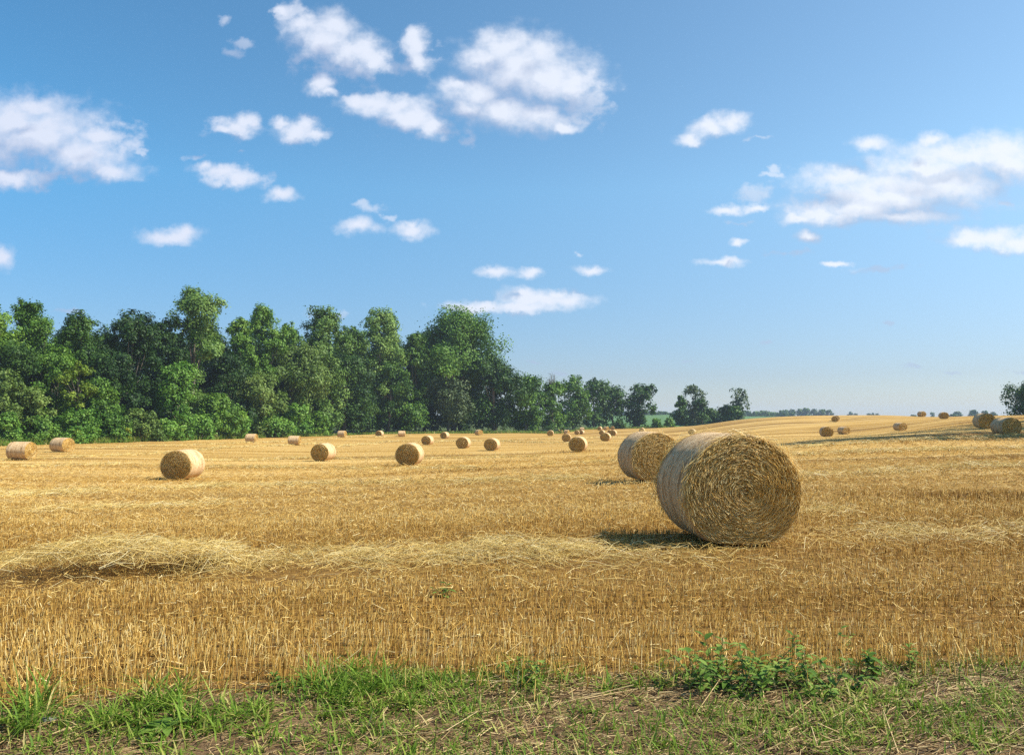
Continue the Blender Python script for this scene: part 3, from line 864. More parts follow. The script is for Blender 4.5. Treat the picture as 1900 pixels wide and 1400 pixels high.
WG = 'trees of the wood on the left'
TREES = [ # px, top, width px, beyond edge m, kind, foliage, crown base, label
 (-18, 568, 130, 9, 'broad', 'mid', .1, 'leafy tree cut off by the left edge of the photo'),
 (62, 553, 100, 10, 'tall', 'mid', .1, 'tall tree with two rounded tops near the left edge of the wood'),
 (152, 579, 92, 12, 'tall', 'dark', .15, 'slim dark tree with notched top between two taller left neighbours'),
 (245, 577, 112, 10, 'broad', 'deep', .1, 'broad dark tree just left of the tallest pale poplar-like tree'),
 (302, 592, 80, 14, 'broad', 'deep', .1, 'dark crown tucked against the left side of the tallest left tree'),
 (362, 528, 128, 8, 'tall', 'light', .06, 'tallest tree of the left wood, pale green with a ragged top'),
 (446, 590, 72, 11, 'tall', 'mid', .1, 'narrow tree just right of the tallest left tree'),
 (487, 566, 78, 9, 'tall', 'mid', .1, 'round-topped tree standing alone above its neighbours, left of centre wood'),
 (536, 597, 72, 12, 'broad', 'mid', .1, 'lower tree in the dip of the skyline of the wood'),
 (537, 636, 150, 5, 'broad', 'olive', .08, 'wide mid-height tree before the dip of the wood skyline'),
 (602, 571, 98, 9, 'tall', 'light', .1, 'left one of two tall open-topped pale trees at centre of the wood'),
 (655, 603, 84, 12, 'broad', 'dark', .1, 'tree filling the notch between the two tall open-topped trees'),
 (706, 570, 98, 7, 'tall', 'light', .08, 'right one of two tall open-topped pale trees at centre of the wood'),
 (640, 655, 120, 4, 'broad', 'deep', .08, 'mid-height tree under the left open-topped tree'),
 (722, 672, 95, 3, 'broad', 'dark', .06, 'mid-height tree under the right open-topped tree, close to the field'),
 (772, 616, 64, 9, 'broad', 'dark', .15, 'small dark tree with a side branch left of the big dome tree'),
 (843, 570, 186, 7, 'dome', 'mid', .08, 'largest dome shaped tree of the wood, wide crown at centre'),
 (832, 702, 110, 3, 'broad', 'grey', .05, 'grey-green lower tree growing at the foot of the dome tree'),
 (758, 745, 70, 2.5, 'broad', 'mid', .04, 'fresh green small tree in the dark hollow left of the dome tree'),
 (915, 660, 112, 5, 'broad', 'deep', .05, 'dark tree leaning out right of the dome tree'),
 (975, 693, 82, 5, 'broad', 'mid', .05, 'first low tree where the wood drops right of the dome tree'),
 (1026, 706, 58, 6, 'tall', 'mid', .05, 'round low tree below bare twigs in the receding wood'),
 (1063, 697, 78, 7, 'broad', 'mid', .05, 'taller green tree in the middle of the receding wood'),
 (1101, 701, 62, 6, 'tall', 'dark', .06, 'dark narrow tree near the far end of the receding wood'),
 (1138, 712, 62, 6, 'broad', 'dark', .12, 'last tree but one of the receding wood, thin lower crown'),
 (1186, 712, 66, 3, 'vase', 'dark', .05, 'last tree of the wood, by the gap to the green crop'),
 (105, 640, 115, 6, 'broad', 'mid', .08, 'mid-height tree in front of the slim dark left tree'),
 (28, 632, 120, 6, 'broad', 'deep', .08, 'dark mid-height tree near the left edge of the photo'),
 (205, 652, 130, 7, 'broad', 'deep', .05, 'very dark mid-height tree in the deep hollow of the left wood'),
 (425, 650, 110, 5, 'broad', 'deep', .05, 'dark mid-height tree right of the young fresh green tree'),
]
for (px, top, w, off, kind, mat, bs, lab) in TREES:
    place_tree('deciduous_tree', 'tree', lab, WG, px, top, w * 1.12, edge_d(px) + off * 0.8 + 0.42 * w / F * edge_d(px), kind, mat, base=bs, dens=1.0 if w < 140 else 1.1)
# back rows closing the wood
proto = {}
bk = 0
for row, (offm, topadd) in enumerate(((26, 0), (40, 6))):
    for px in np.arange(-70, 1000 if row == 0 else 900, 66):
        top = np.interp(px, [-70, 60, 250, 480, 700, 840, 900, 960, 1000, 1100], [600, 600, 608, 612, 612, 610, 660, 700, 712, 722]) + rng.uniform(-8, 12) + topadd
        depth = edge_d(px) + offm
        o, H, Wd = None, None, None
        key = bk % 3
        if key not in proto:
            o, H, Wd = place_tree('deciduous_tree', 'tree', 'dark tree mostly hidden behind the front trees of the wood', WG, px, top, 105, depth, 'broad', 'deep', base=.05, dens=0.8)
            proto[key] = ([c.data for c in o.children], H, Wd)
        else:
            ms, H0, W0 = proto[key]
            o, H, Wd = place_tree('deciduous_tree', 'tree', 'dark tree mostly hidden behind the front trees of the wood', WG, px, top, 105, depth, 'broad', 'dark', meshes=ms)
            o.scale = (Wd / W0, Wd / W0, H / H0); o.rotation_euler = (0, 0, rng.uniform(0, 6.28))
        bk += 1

SG = 'shrubs along the left edge of the field'
SHRUBS = [ # px, top, width, off, kind, foliage, label
 (14, 683, 84, 3.0, 'broad', 'olive', 'young olive-green tree at the left edge above the bushes'),
 (62, 712, 84, 2.6, 'broad', 'olive', 'drooping olive-green young tree right of the one at the left edge'),
 (15, 765, 76, 1.2, 'shrub', 'bright', 'bright green bush at the left edge behind the first bale'),
 (74, 768, 80, 1.2, 'shrub', 'mid', 'low green bush between the two leftmost bales'),
 (150, 757, 100, 1.4, 'shrub', 'bright', 'rounded mid-green bush behind the second leftmost bale'),
 (208, 765, 78, 1.6, 'shrub', 'mid', 'mid-green bush just right of the rounded one'),
 (262, 758, 92, 1.6, 'shrub', 'olive', 'greyish green bush left of the young fresh green tree'),
 (330, 669, 98, 2.4, 'tall', 'bright', 'young fresh green tree with pointed top standing before the dark hollow'),
 (312, 776, 64, 0.9, 'shrub', 'bright', 'small bush at the foot of the young fresh green tree'),
 (376, 768, 70, 1.4, 'shrub', 'bright', 'bush just right of the young fresh green tree'),
 (404, 730, 84, 3.6, 'shrub', 'mid', 'taller bush behind the low ones, right of the young tree'),
 (482, 688, 118, 4.2, 'broad', 'olive', 'big domed olive-green bush, tallest of the undergrowth'),
 (440, 762, 76, 1.5, 'shrub', 'bright', 'leafy bush behind the small side-on bale'),
 (498, 760, 84, 1.8, 'shrub', 'bright', 'bright bush in front of the big domed olive bush'),
 (552, 748, 84, 2.2, 'shrub', 'bright', 'bright leafy bush at the right end of the undergrowth'),
 (594, 762, 56, 2.2, 'shrub', 'mid', 'last dark green bush before the tall wood begins'),
 (236, 792, 20, 0.5, 'shrub', 'yellow', 'little yellow bush at the field edge'),
 (142, 796, 26, 0.6, 'shrub', 'yellow', 'yellow-green weed clump right of the second leftmost bale'),
 (142, 670, 66, 4.2, 'broad', 'lime', 'yellow-green sapling glowing before the dark hollow'),
 (190, 700, 80, 4.0, 'broad', 'mid', 'mid-green tall bush beside the yellow-green sapling'),
]
for (px, top, w, off, kind, mat, lab) in SHRUBS:
    place_tree('shrub' if kind == 'shrub' else 'young_tree', 'shrub' if kind == 'shrub' else 'young tree', lab, SG, px, top, w, edge_d(px) + off, kind, mat, base=0.0 if kind == 'shrub' else 0.5 if mat == 'lime' else 0.04, dens=1.2)

# trees beyond the gap and on the ridge
GG = 'trees beyond the gap'
for (px, top, w, d, kind, mat, bs, dn, sp, lab) in [
 (1263, 733, 46, 276, 'cone', 'dark', .0, 1.2, 0, 'dark layered tree on the left of the isolated clump'),
 (1288, 711, 54, 280, 'vase', 'grey', .0, .55, .6, 'thin-topped tall tree in the isolated clump with sky showing through'),
 (1302, 738, 34, 274, 'broad', 'dark', .0, 1.0, 0, 'dark tree at the right shoulder of the isolated clump'),
 (1322, 757, 42, 280, 'shrub', 'dark', .0, 1.0, 0, 'low dark bush between the two isolated tall trees'),
 (1346, 750, 36, 276, 'broad', 'dark', .0, 1.0, 0, 'round dark tree left of the lone airy tree'),
 (1369, 718, 44, 276, 'vase', 'grey', .0, .5, .6, 'lone airy tree at the right end of the field-edge trees'),
 (1362, 752, 40, 272, 'broad', 'dark', .0, 1.0, 0, 'dense low tree at the foot of the lone airy tree'),
 (1242, 775, 22, 268, 'shrub', 'mid', .0, 1.0, 0, 'small bush in the gap before the green crop'),
 (1218, 776, 22, 262, 'shrub', 'bright', .0, 1.0, 0, 'little fresh bush at the foot of the last wood tree'),
 (1150, 778, 34, 258, 'shrub', 'dark', .0, 1.0, 0, 'dark low bush under the thin last trees of the wood'),
 (1918, 706, 112, 205, 'dome', 'dark', .0, 1.1, 0, 'dark tree cut off by the right edge of the photo'),
]:
    place_tree('deciduous_tree' if kind != 'shrub' else 'shrub', 'tree' if kind != 'shrub' else 'shrub', lab, GG, px, top, w, d, kind, mat, base=bs, dens=dn, sparse=sp)

# bare twiggy tree top
def bare_tree():
    depth = edge_d(1025) + 9
    u, s = pdir(1024, 693); x = float(u) * depth; z = T1(x, depth)
    H = CH + float(s) * depth - z
    o = empty('bare_tree', (x, depth, z)); tag(o, 'leafless grey twigs of a dead tree above the receding wood', 'tree')
    rs = np.random.default_rng(5)
    parts = [tube(np.array([0, 0, -.2]), np.array([0.2, 0, H * .8]), .2, .09, 6)]
    tw = []
    for k in range(16):
        p0 = np.array([0.15, 0, H * rs.uniform(.55, .8)]); a = rs.uniform(0, 6.28)
        q = np.array([math.cos(a) * rs.uniform(.6, 2.2), math.sin(a) * 1.5, H * rs.uniform(.85, 1.0)])
        parts.append(tube(p0, q, .07, .03, 4))
        for j in range(5):
            f = rs.uniform(.3, 1); c = p0 * (1 - f) + q * f
            tw.append(tube(c, c + np.array([rs.normal(0, .7), rs.normal(0, .5), rs.uniform(.2, 1.1)]), .035, .015, 3))
    V, Q, _ = join(parts); obj('trunk', make_mesh('trunk', V, Q, mats=[M_bark]), o)
    V, Q, _ = join(tw); obj('twigs', make_mesh('twigs', V, Q, mats=[M_bark]), o)
bare_tree()

# far trees fading into the air
FG = 'far trees on the horizon'
FAR = [ # px, top, width, depth, label
 (1402, 763, 22, 1150, 'far round tree just right of the lone airy tree'), (1419, 762, 26, 1150, 'wider far round tree between the airy tree and the far row'),
 (1456, 760, 22, 1000, 'leftmost tree of the bluish far row'), (1470, 759, 18, 1000, 'second tree from the left of the bluish far row'),
 (1484, 758, 18, 1010, 'third tree of the bluish far row'), (1497, 756.5, 22, 1000, 'tallest tree in the middle of the bluish far row'),
 (1511, 758.5, 18, 1010, 'tree just right of the tallest of the bluish far row'), (1524, 759, 20, 1000, 'tree left of the end one in the bluish far row'),
 (1537, 760, 20, 1000, 'end tree of the bluish far row, left of the ridge bale'), (1577, 763.5, 12, 1250, 'small far tree right of the ridge bale'),
 (1588, 766.5, 9, 1250, 'tiny far bush beside the small far tree'), (1612, 766.5, 12, 1250, 'left one of three tiny far bushes above the ridge'),
 (1620, 765.5, 8, 1250, 'middle one of three tiny far bushes above the ridge'), (1627, 766.5, 9, 1250, 'right one of three tiny far bushes above the ridge'),
 (1730, 764.5, 12, 1100, 'small far tree between the two skyline bales'), (1776, 763, 20, 900, 'low far tree right of the two skyline bales'),
 (1806, 760, 22, 800, 'spreading far tree left of the shaded bales'), (1826, 761.5, 18, 800, 'far tree directly above the rear shaded bale'), (1842, 764, 14, 800, 'small far tree right above the shaded bales'),
 (1696, 769, 16, 700, 'low green far bush at the left skyline bale'), (1768, 768, 18, 640, 'low green far bush at the right skyline bale'),
]
fm = [tree_meshes(900 + i, 10, 11, 'broad', 1.25, 0.02, 1.3, MF['dark']) for i in range(3)]
for i, (px, top, w, d, lab) in enumerate(FAR):
    o, H, Wd = place_tree('deciduous_tree', 'tree', lab, FG, px, top, w, d, 'broad', 'dark', meshes=fm[i % 3])
    o.scale = (Wd / 11, Wd / 11, H / 10); o.rotation_euler = (0, 0, i * 1.3)
# the wood far behind the green crop: one mass
def far_wood():
    parts = []
    for px in np.arange(1090, 1475, 5.0):
        d = 820 + rng.uniform(-25, 60)
        u, s = pdir(px, 763.5 + rng.uniform(-2.5, 2.5))
        x = float(u) * d; z = T1(x, d); H = CH + float(s) * d - z
        V = np.empty((len(fm[0][0].vertices), 3), np.float32)
        me = fm[rng.integers(3)][0]
        V = np.empty(len(me.vertices) * 3, np.float32); me.vertices.foreach_get('co', V); V = V.reshape(-1, 3)
        V = V * np.array([0.75, 0.75, H / 10]) + np.array([x, d, z])
        parts.append((V, np.arange(len(V)).reshape(-1, 4), rng.normal(0, .1) + np.full(len(V), 0.4)))
    V, Q, t = join(parts)
    return make_mesh('far_wood', V, Q, {'tint': t}, mats=[MF['mid']])
tag(obj('far_wood', far_wood()), 'hazy blue-green wood beyond the crop field', 'wood', kind='stuff')

# trees just outside the frame on the right whose shade lies over the slope
OG = 'trees outside the right edge'
for i, (x, y, H, Wd) in enumerate([(44.5, 47.5, 29, 15), (49.5, 54, 29, 16), (56, 63, 29, 16), (62, 73, 30, 16), (69, 84, 31, 16)]):
    z = T1(x, y)
    o = empty('deciduous_tree', (x, y, z)); tag(o, 'roadside tree beyond the right edge shading the slope', 'tree', OG)
    c, t = tree_meshes(700 + i, H, Wd, 'broad', 0.6, 0.1, 0.18, MF['mid'])
    obj('crown', c, o); obj('trunk', t, o)

# tall grass fringe along the wood edge
def fringe():
    n1 = 9000
    px = rng.uniform(-60, 1240, n1)
    d = np.interp((px - CX) / F, EX, ED) + rng.uniform(-0.6, 2.2, n1) + 1.6 * (vnoise(px * .05, px * 0, 3) - .5)
    x = (px - CX) / F * d; z = terrain(x, d)
    h = rng.uniform(0.25, 0.9, n1) * np.interp(px, [0, 500, 640, 900, 1240], [1, 1, .6, .9, .8])
    b0 = np.stack([x, d, z], -1); t0 = b0 + np.stack([rng.normal(0, .25, n1), rng.normal(0, .2, n1), h], -1)
    V, Q, t = prisms(b0, t0, rng.uniform(.05, .14, n1) * d / 130, np.clip(rng.normal(.6, .2, n1), 0, 1), taper=.2)
    return make_mesh('field_edge_grass', V, Q, {'tint': t}, mats=[M_grass])
tag(obj('field_edge_grass', fringe()), 'strip of tall grass where the field meets the wood', 'grass', kind='stuff')

# ------------------------------------------------------------------ verge
# px, py, radius px, blades, height m, tone
CLUMP = [(1640, 1285, 50, 200, .13, .55), (1720, 1330, 60, 200, .1, .6), (1800, 1290, 50, 180, .12, .55), (1880, 1310, 50, 200, .11, .58), (1400, 1320, 60, 200, .1, .6), (1150, 1320, 60, 150, .1, .6), (10, 1345, 55, 420, .24, .40), (90, 1365, 40, 120, .12, .5), (160, 1355, 45, 160, .12, .5), (250, 1330, 45, 330, .20, .55), (290, 1312, 28, 160, .22, .5), (360, 1335, 32, 200, .20, .5), (390, 1350, 28, 120, .13, .55),
         (440, 1330, 50, 300, .14, .5), (480, 1345, 40, 180, .13, .55), (500, 1305, 25, 110, .12, .5), (600, 1285, 45, 330, .17, .45), (660, 1275, 55, 480, .20, .42), (700, 1292, 45, 300, .15, .5),
         (745, 1285, 50, 520, .15, .52), (800, 1290, 45, 420, .13, .55), (850, 1285, 40, 200, .13, .5), (690, 1325, 50, 200, .11, .58), (590, 1330, 45, 160, .12, .5), (540, 1285, 25, 80, .1, .5),
         (950, 1260, 50, 260, .15, .5), (1010, 1262, 40, 180, .14, .5), (1090, 1265, 40, 160, .14, .55), (1180, 1268, 50, 200, .14, .55), (1260, 1262, 40, 180, .16, .5), (1370, 1270, 60, 260, .14, .5),
         (1450, 1270, 60, 260, .14, .5), (1540, 1300, 55, 220, .14, .6), (1575, 1330, 50, 260, .13, .62), (1600, 1300, 35, 130, .14, .6), (1680, 1300, 60, 150, .11, .6), (1740, 1290, 50, 120, .1, .6),
         (1530, 1385, 50, 380, .08, .55), (1600, 1392, 40, 200, .08, .55), (1860, 1390, 60, 260, .09, .6), (1790, 1350, 60, 120, .09, .65), (1850, 1270, 50, 110, .1, .55), (350, 1392, 60, 200, .1, .55),
         (230, 1390, 50, 160, .1, .5), (480, 1390, 50, 150, .1, .6), (780, 1390, 50, 120, .09, .6), (610, 1395, 40, 120, .09, .6), (700, 1370, 40, 80, .09, .6), (880, 1340, 45, 110, .1, .58), (830, 1330, 35, 90, .1, .6),
         (1000, 1330, 60, 70, .09, .65), (1120, 1380, 60, 80, .08, .65), (1330, 1350, 60, 90, .08, .65), (1430, 1345, 50, 70, .08, .65), (1010, 1395, 60, 90, .08, .62), (1250, 1395, 60, 80, .08, .65)]
def flat_hit(px, py):
    u, s = pdir(px, py); d = CH / -s
    return u * d, d

def ribbons(base, az, L, up, droop, w, tint, nseg=4):
    """bending grass blades as narrow strips with a folded middle"""
    nn = len(base)
    hd = np.stack([np.cos(az), np.sin(az), np.zeros(nn)], -1)
    sd = np.stack([-np.sin(az), np.cos(az), np.zeros(nn)], -1)
    rows = []
    for k in range(nseg + 1):
        t = k / nseg
        out = hd * (L * (up * t + droop * t * t))[:, None]
        hz = L * (t * np.sqrt(np.clip(1 - up ** 2, .05, 1)) - droop * 0.75 * t ** 2.2)
        c = base + out; c[:, 2] += np.maximum(hz, 0.004)
        ww = (w * (1 - t ** 1.8) * (0.75 + .5 * math.sin(t * 3)) + 0.0006)[:, None] * 0.5
        fold = np.array([0, 0, 1]) * ww * 0.5
        rows += [c - sd * ww + fold, c, c + sd * ww + fold]
    V = np.stack(rows, 1); per = 3 * (nseg + 1)
    f = []
    for k in range(nseg):
        f += [[3 * k, 3 * k + 1, 3 * k + 4, 3 * k + 3], [3 * k + 1, 3 * k + 2, 3 * k + 5, 3 * k + 4]]
    Q = (np.arange(nn)[:, None, None] * per + np.array(f)[None]).reshape(-1, 4)
    return V.reshape(-1, 3), Q, np.repeat(tint, per)

def build_grass():
    parts = []
    for (px, py, rp, nb, h, tone) in CLUMP:
        nb = int(nb * 0.44); h = h * (0.85 if h > .16 else .7)
        cx, cy = flat_hit(px, py)
        rr = rp / F * cy
        nt_ = max(3, nb // 9)
        a = rng.uniform(0, 6.28, nt_); q = np.sqrt(rng.uniform(0, 1, nt_)) * rr * 1.35
        tx, ty = cx + q * np.cos(a), cy + q * np.sin(a) * 1.3
        k = rng.integers(0, nt_, nb)
        x = tx[k] + rng.normal(0, .022, nb); y = ty[k] + rng.normal(0, .022, nb)
        z = terrain(x, y)
        L = h * rng.uniform(.45, 1.25, nb) * 1.15
        parts.append(ribbons(np.stack([x, y, z - .005], -1), rng.uniform(0, 6.28, nb), L, rng.uniform(.1, .85, nb), rng.uniform(.1, .7, nb), rng.uniform(.004, .010, nb),
                             np.clip(tone + .11 + rng.normal(0, .15, nb) + rng.normal(0, .08, nt_)[k], 0, .97)))
    # thin scatter over the verge
    nb = 42000
    x = rng.uniform(-3.6, 3.8, nb) * np.where(rng.uniform(0, 1, nb) < .25, 2.2, 1); y = rng.uniform(2.2, 5.0, nb)
    ok = (y < verge_y(x) + .1) & (rng.uniform(0, 1, nb) < 4.0 * (fbm(x * 1.6, y * 2.0, 77, 3) - .385)); x, y = x[ok], y[ok]; nb = len(x)
    parts.append(ribbons(np.stack([x, y, terrain(x, y) - .004], -1), rng.uniform(0, 6.28, nb), rng.uniform(.03, .12, nb), rng.uniform(.1, .95, nb), rng.uniform(0, .5, nb), rng.uniform(.003, .007, nb), np.clip(rng.normal(.62, .18, nb), 0, 1)))
    V, Q, t = join(parts)
    return make_mesh('verge_grass', V, Q, {'tint': t}, mats=[M_grass])
tag(obj('verge_grass', build_grass()), 'green grass tufts growing along the bare verge', 'grass', kind='stuff')

def build_litter():
    n1 = 108000
    x = rng.uniform(-3.7, 3.9, n1) * np.where(rng.uniform(0, 1, n1) < .2, 2.2, 1); y = rng.uniform(2.2, 5.2, n1)
    ok = y < verge_y(x) + .12
    ok &= rng.uniform(0, 1, n1) < .35 + 1.5 * (fbm(x * 1.3, y * 2.2, 55, 3) - .3)
    x, y = x[ok], y[ok]; nn = len(x); z = terrain(x, y)
    a = np.where(rng.uniform(0, 1, nn) < .6, rng.normal(0, .5, nn), rng.uniform(0, 6.28, nn)); el = np.abs(rng.normal(0.08, 0.16, nn)); L = rng.uniform(.015, .10, nn) * rng.uniform(.5, 1.2, nn)
    dv = np.stack([np.cos(a) * np.cos(el), np.sin(a) * np.cos(el), np.sin(el)], -1)
    c = np.stack([x, y, z + rng.uniform(-.002, .018, nn)], -1)
    V, Q, t = prisms(c, c + dv * L[:, None], rng.uniform(.002, .006, nn), np.clip(rng.normal(.52, .26, nn), 0, 1))
    # a few long fallen stems
    m1 = 90
    x = rng.uniform(-3.3, 3.4, m1); y = rng.uniform(3.0, 4.6, m1); z = terrain(x, y); a = rng.normal(0, .6, m1); L = rng.uniform(.15, .4, m1)
    c = np.stack([x, y, z + .02], -1); dv = np.stack([np.cos(a), np.sin(a), rng.normal(.02, .08, m1)], -1)
    P2 = prisms(c, c + dv * L[:, None], rng.uniform(.003, .006, m1), np.clip(rng.normal(.85, .12, m1), 0, 1))
    # clods
    V, Q, t = join([(V, Q, t), P2])
    return make_mesh('verge_litter', V, Q, {'tint': t}, mats=[M_litter])
tag(obj('verge_litter', build_litter()), 'dry brown stems and chaff littering the bare verge', 'litter', kind='stuff')

def leaf_faces(c, dirv, L, w, tint, droop):
    """pointed leaves: 3 rows folded along the midrib"""
    nn = len(c)
    dirv = dirv / np.linalg.norm(dirv, axis=1, keepdims=True)
    sd = np.cross(dirv, np.array([0, 0, 1.0])); sd /= np.linalg.norm(sd, axis=1, keepdims=True) + 1e-9
    up = np.cross(sd, dirv)
    prof = [(0, .08), (.25, .8), (.5, 1), (.78, .6), (1, .02)]
    rows = []
    for t, k in prof:
        m_ = c + dirv * (L * t)[:, None]; m_[:, 2] -= droop * L * t * t
        o = sd * (w * k * .5)[:, None]; f = up * (w * k * .14)[:, None]
        rows += [m_ - o + f, m_, m_ + o + f]
    V = np.stack(rows, 1); per = 15
    f = []
    for k in range(4): f += [[3 * k, 3 * k + 1, 3 * k + 4, 3 * k + 3], [3 * k + 1, 3 * k + 2, 3 * k + 5, 3 * k + 4]]
    Q = (np.arange(nn)[:, None, None] * per + np.array(f)[None]).reshape(-1, 4)
    return V.reshape(-1, 3), Q, np.repeat(tint, per)

M_stem = straw_material('weed_stem', [(0, (.06, .11, .03)), (1, (.2, .2, .07))])
def weed(px, py, h, nstem, spread, lab, leafL=.052, seed=0, nl=12):
    rs = np.random.default_rng(seed)
    x, y = flat_hit(px, py); x, y = float(x), float(y)
    o = empty('leafy_weed', (x, y, T1(x, y)), 0); tag(o, lab, 'weed', 'leafy weeds along the edge of the stubble')
    st, lv = [], []
    for k in range(nstem):
        a = rs.uniform(0, 6.28); b0 = np.array([rs.normal(0, spread * .35), rs.normal(0, spread * .3), -.01]) * (1 if nstem > 3 else 0)
        tip = b0 + np.array([math.cos(a) * spread * rs.uniform(.1, .7), math.sin(a) * spread * .6 * rs.uniform(.1, .7), h * rs.uniform(.55, 1.05)])
        st.append(tube(b0, tip, .0035, .0015, 5, np.array([rs.normal(0, .01), rs.normal(0, .01), 0])))
        t = np.linspace(.2, 1, nl); c = b0 * (1 - t[:, None]) + tip * t[:, None]
        aa = np.arange(nl) * 2.4 + rs.uniform(0, 6); el = rs.uniform(-.1, .7, nl)
        dv = np.stack([np.cos(aa) * np.cos(el), np.sin(aa) * np.cos(el), np.sin(el)], -1)
        L = leafL * rs.uniform(.7, 1.4, nl)
        lv.append(leaf_faces(c, dv, L, L * rs.uniform(.38, .55, nl), np.clip(rs.normal(.5, .22, nl), 0, 1), rs.uniform(.1, .5)))
    for V, Q, t in st: obj('stem', make_mesh('stem', V, Q, {'tint': np.full(len(V), .5)}, mats=[M_stem], smooth=True), o)
    V, Q, t = join(lv); obj('leaves', make_mesh('leaves', V, Q, {'tint': t}, mats=[M_weed]), o)
weed(1350, 1285, .20, 9, .34, 'bushy broad-leaved weed nearest the left of the weedy right verge', seed=1)
weed(1405, 1275, .24, 10, .36, 'tallest bushy weed in the thick green clump on the right verge', leafL=.055, seed=2)
weed(1465, 1282, .20, 9, .36, 'weed with pale green leaves right of the tallest bushy one', seed=3)
weed(1515, 1282, .14, 8, .3, 'low weed at the right end of the thick green clump', leafL=.045, seed=4)
weed(1470, 1225, .19, 2, .06, 'thin weed poking out of the stubble above the thick clump', leafL=.05, seed=5, nl=7)
weed(1622, 1258, .15, 3, .1, 'small leafy weed alone at the stubble edge on the right', leafL=.055, seed=6)
weed(1690, 1240, .15, 2, .08, 'upright weed in the stubble edge, rightmost of the leafy weeds', leafL=.05, seed=7)
weed(1570, 1205, .16, 2, .07, 'thin pale weed deeper in the stubble on the right', leafL=.045, seed=8, nl=6)
weed(985, 1262, .13, 4, .12, 'leafy weed at the stubble edge in the middle of the verge', leafL=.045, seed=9)
weed(520, 1282, .09, 3, .08, 'small bright weed at the stubble edge on the left verge', leafL=.04, seed=10)
weed(825, 1106, .10, 3, .14, 'green weed growing alone among the stubble at centre', leafL=.06, seed=11, nl=5)
# dock rosette
def rosette():
    x, y = flat_hit(308, 1362); x, y = float(x), float(y)
    o = empty('dock_plant', (x, y, T1(x, y))); tag(o, 'low rosette with two big flat leaves among the left grass', 'weed')
    a = np.array([2.9, .5, 3.6, 1.9, 5.2, 4.3]); L = np.array([.14, .13, .15, .10, .09, .1])
    c = np.zeros((6, 3)) + [0, 0, .02]; dv = np.stack([np.cos(a), np.sin(a), np.array([.35, .5, .2, .6, .3, .3])], -1)
    for k in range(6):
        V, Q, t = leaf_faces(c[k:k + 1], dv[k:k + 1], L[k:k + 1], L[k:k + 1] * .5, np.array([.45 + .1 * (k % 3)]), .35)
        obj('leaf', make_mesh('leaf', V, Q, {'tint': t}, mats=[M_weed], smooth=True), o)
rosette()
# pale stone by the left grass
def stone():
    x, y = flat_hit(88, 1340); x, y = float(x), float(y)
    nu, nv = 18, 10
    th = np.linspace(0, 2 * np.pi, nu, endpoint=False); ph = np.linspace(0.05, np.pi - .05, nv)
    Tm, Pm = np.meshgrid(th, ph)
    d = np.stack([np.sin(Pm) * np.cos(Tm), np.sin(Pm) * np.sin(Tm), np.cos(Pm)], -1).reshape(-1, 3)
    r = 0.8 + .5 * fbm(d[:, 0] * 2.5 + 4, d[:, 1] * 2.5 + d[:, 2] * 3, 8, 3)
    V = d * r[:, None] * np.array([.035, .03, .014])
    i, j = np.meshgrid(np.arange(nu), np.arange(nv - 1)); a = j * nu + i; b = j * nu + (i + 1) % nu
    m, nt = new_mat('pale_stone'); g = N(nt)
    tc = g('ShaderNodeTexCoord'); nz = g.noise(tc.outputs['Object'], 40, 5)
    col = g.ramp(nz, [(.3, (.11, .10, .09)), (.7, (.26, .25, .24))])
    bs = g('ShaderNodeBsdfPrincipled'); bs.inputs['Roughness'].default_value = .8; g.link(col, bs.inputs['Base Color']); g.link(bs.outputs[0], g('ShaderNodeOutputMaterial').inputs[0])
    o = obj('stone', make_mesh('stone', V, np.stack([a + nu, b + nu, b, a], -1).reshape(-1, 4), mats=[m]), None, (x, y, T1(x, y) + .012))
    tag(o, 'small grey stone lying on the soil beside the left grass tuft', 'stone')
stone()

# ------------------------------------------------------------------ light, sky, air
SUN_EL, SUN_AZ = R(47), R(-4)                     # from the right, a little behind the scene
sd = np.array([math.cos(SUN_EL) * math.cos(SUN_AZ), math.cos(SUN_EL) * math.sin(SUN_AZ), math.sin(SUN_EL)])
ld = bpy.data.lights.new('sun', 'SUN'); ld.energy = 4.5; ld.angle = R(0.53); ld.color = (1.0, 0.94, 0.84)
lo = bpy.data.objects.new('sun', ld); C.objects.link(lo)
from mathutils import Vector
lo.rotation_euler = Vector(-sd).to_track_quat('-Z', 'Y').to_euler()
lo.location = (30, 0, 40)

